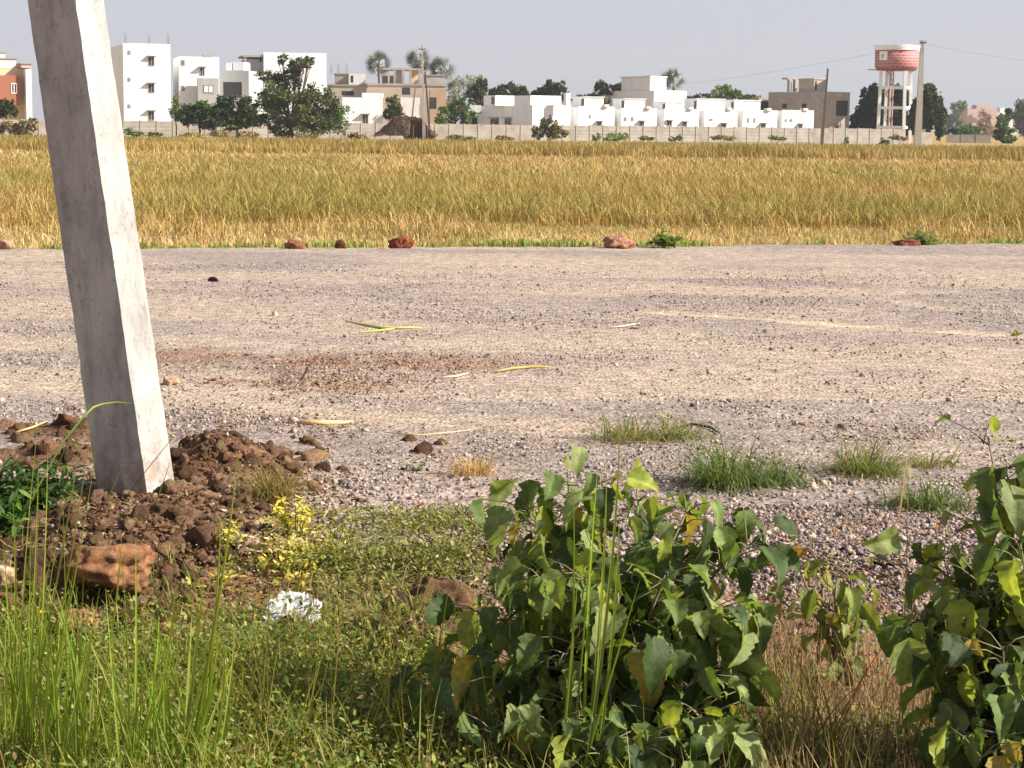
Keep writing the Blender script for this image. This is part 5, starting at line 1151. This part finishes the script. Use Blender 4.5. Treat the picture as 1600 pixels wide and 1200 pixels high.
def shrub(name, label, px, py, stems_px, nleaf, cols, lsize, D, extra=(), seed=1, fill=None, petx=.6):
    r = np.random.default_rng(seed); b = toz(px, py); b = Vector((b.x, D, float(gh(b.x, D)))); root = empty(name, b, label, 'shrub')
    st = MB(); nodes = []
    for (tx, ty, dd) in stems_px:
        tip = at(tx, ty, D+dd); p = [b+Vector((r.normal(0, .03), r.normal(0, .03), -.02))]
        for t in (.25, .5, .75, 1.): q = b.lerp(tip, t); q.z += .10*math.sin(math.pi*t)*(1 if abs(tip.x-b.x) > .2 else .3); q += Vector((r.normal(0, .015), r.normal(0, .015), 0)); p.append(q)
        st.tube(p, [.009, .008, .006, .0045, .002], 7)
        for q in range(14):
            t = .12+.88*((q+.5)/14); i = min(3, int(t*4)); nodes.append((p[i].lerp(p[i+1], t*4-i), t))
    # fill positions
    leaf = []
    for i in range(nleaf):
        nd, t = nodes[r.integers(0, len(nodes))]; a = r.uniform(0, 6.28); L = r.uniform(.04, .15)*petx/.6
        out = Vector((math.cos(a), math.sin(a)*.8-.25, r.uniform(-.1, .75))).normalized(); leaf.append((nd, nd+out*L, r.choice([.35, .5, .7, .9, 1.05, 1.3])))
    for (ex, ey, sz, dd) in extra:
        p = at(ex, ey, D+dd); leaf.append((p+Vector((0, .05, -.06)), p, sz))
    pos = []; mats = []; cs = []; kd = []; c = np.array([lin(x) for x in cols])
    for (nd, p, sz) in leaf:
        st.tube([nd, nd.lerp(p, .5)+Vector((0, 0, .01)), p], [.0022, .0018, .0014], 4)
        d = (p-nd); d.z = 0; d = d.normalized() if d.length > 1e-4 else Vector((0, -1, 0))
        dr = r.normal(.75, .45)                                   # hang angle below horizontal
        x = Vector((d.x*math.cos(dr), d.y*math.cos(dr), -math.sin(dr))); y = Vector((-d.y, d.x, 0)); rl = r.normal(0, .55)
        z = x.cross(y); y2 = y*math.cos(rl)+z*math.sin(rl); z2 = x.cross(y2); s = lsize*sz*r.uniform(.85, 1.15)
        mats.append(np.array([x*s, y2*s, z2*s]).T); pos.append(p[:]); kd.append(r.integers(0, 5))
        hi = (p.z-b.z)/.9; q = r.random()
        cs.append(c[-1] if q < .012+.03*hi else (c[-2] if q < .09+.22*hi else c[r.integers(0, len(c)-2)])*r.uniform(.8, 1.2))
    pos = np.array(pos); mats = np.array(mats); cs = np.array(cs); kd = np.array(kd); parts = []
    for j in range(5):
        s = kd == j; v, f, t = LT[j]; parts.append(scatter(v, f, pos[s], mats[s], cs[s], t))
    v, f, k = merge(parts)
    np_mesh('leaves', v, f, M['leaf'], root, k, True); st.build('stem', flat('shrub_stem', (.24, .20, .11), .8, .3, 30), root, True)
SH = [(96, 116, 60), (112, 130, 68), (76, 96, 48), (130, 142, 86), (62, 80, 40), (144, 154, 66), (164, 144, 70)]
shrub('leafy_shrub', 'large dusty green broad-leaved shrub in the centre foreground', 975, 1190,
      [(830, 790, .1), (890, 745, .15), (930, 740, .05), (1000, 745, .1), (1060, 790, 0), (1110, 830, .05), (1180, 850, -.05), (1195, 950, -.1), (780, 920, .1), (745, 960, 0), (700, 1060, -.05), (840, 900, -.2), (900, 900, -.25), (970, 880, -.25), (1040, 900, -.2), (1110, 960, -.2), (880, 1000, -.3), (1000, 1010, -.32), (1090, 1060, -.3), (780, 1060, -.25), (1180, 1060, -.15), (950, 1100, -.35), (860, 1140, -.42), (1000, 1165, -.45), (1110, 1140, -.4), (920, 1180, -.48), (1060, 1190, -.48), (760, 1150, -.35)],
      1350, SH, .092, 5.45, extra=[(905, 700, .9, .1), (1000, 722, .8, .1), (945, 765, .95, -.1), (1165, 800, 1., 0), (1210, 930, 1., -.1), (1160, 985, 1.35, -.3), (870, 905, .9, -.3), (920, 1130, 1.2, -.4), (1055, 940, 1., -.35), (710, 1070, 1.1, -.2)], seed=4)
shrub('leafy_shrub', 'broad-leaved shrub cut by the right edge of the picture', 1590, 1190,
      [(1545, 680, .1), (1580, 720, .05), (1640, 700, 0), (1520, 800, .05), (1500, 900, 0), (1450, 870, .05), (1435, 960, -.05), (1420, 990, -.1), (1470, 960, -.15), (1540, 900, -.2), (1600, 850, -.2), (1660, 900, -.1), (1560, 1010, -.3), (1620, 1060, -.35), (1520, 1110, -.2), (1480, 1000, -.2), (1500, 1170, -.35), (1590, 1160, -.42), (1540, 1190, -.45)],
      720, SH, .103, 5.2, extra=[(1545, 665, .8, .1), (1440, 850, .9, .05), (1420, 1000, 1.4, -.25), (1580, 760, 1.2, -.1), (1590, 900, 1.3, -.2), (1560, 1090, 1.2, -.4), (1575, 1040, 1.1, -.3)], seed=9)
shrub('leafy_shrub', 'small yellow-green shrub of narrow leaves between the two larger shrubs', 1290, 1010,
      [(1250, 890, 0), (1265, 850, .05), (1300, 900, 0), (1330, 880, .05), (1345, 920, 0), (1240, 930, 0), (1300, 940, -.05)],
      70, [(126, 130, 72), (140, 138, 80), (106, 116, 60), (120, 132, 66), (150, 138, 74), (160, 124, 70)], .07, 6.2, seed=12)
for o in bpy.data.objects:
    if o.type == 'MESH' and len(o.data.vertices) == 0: print('EMPTY', o.name)
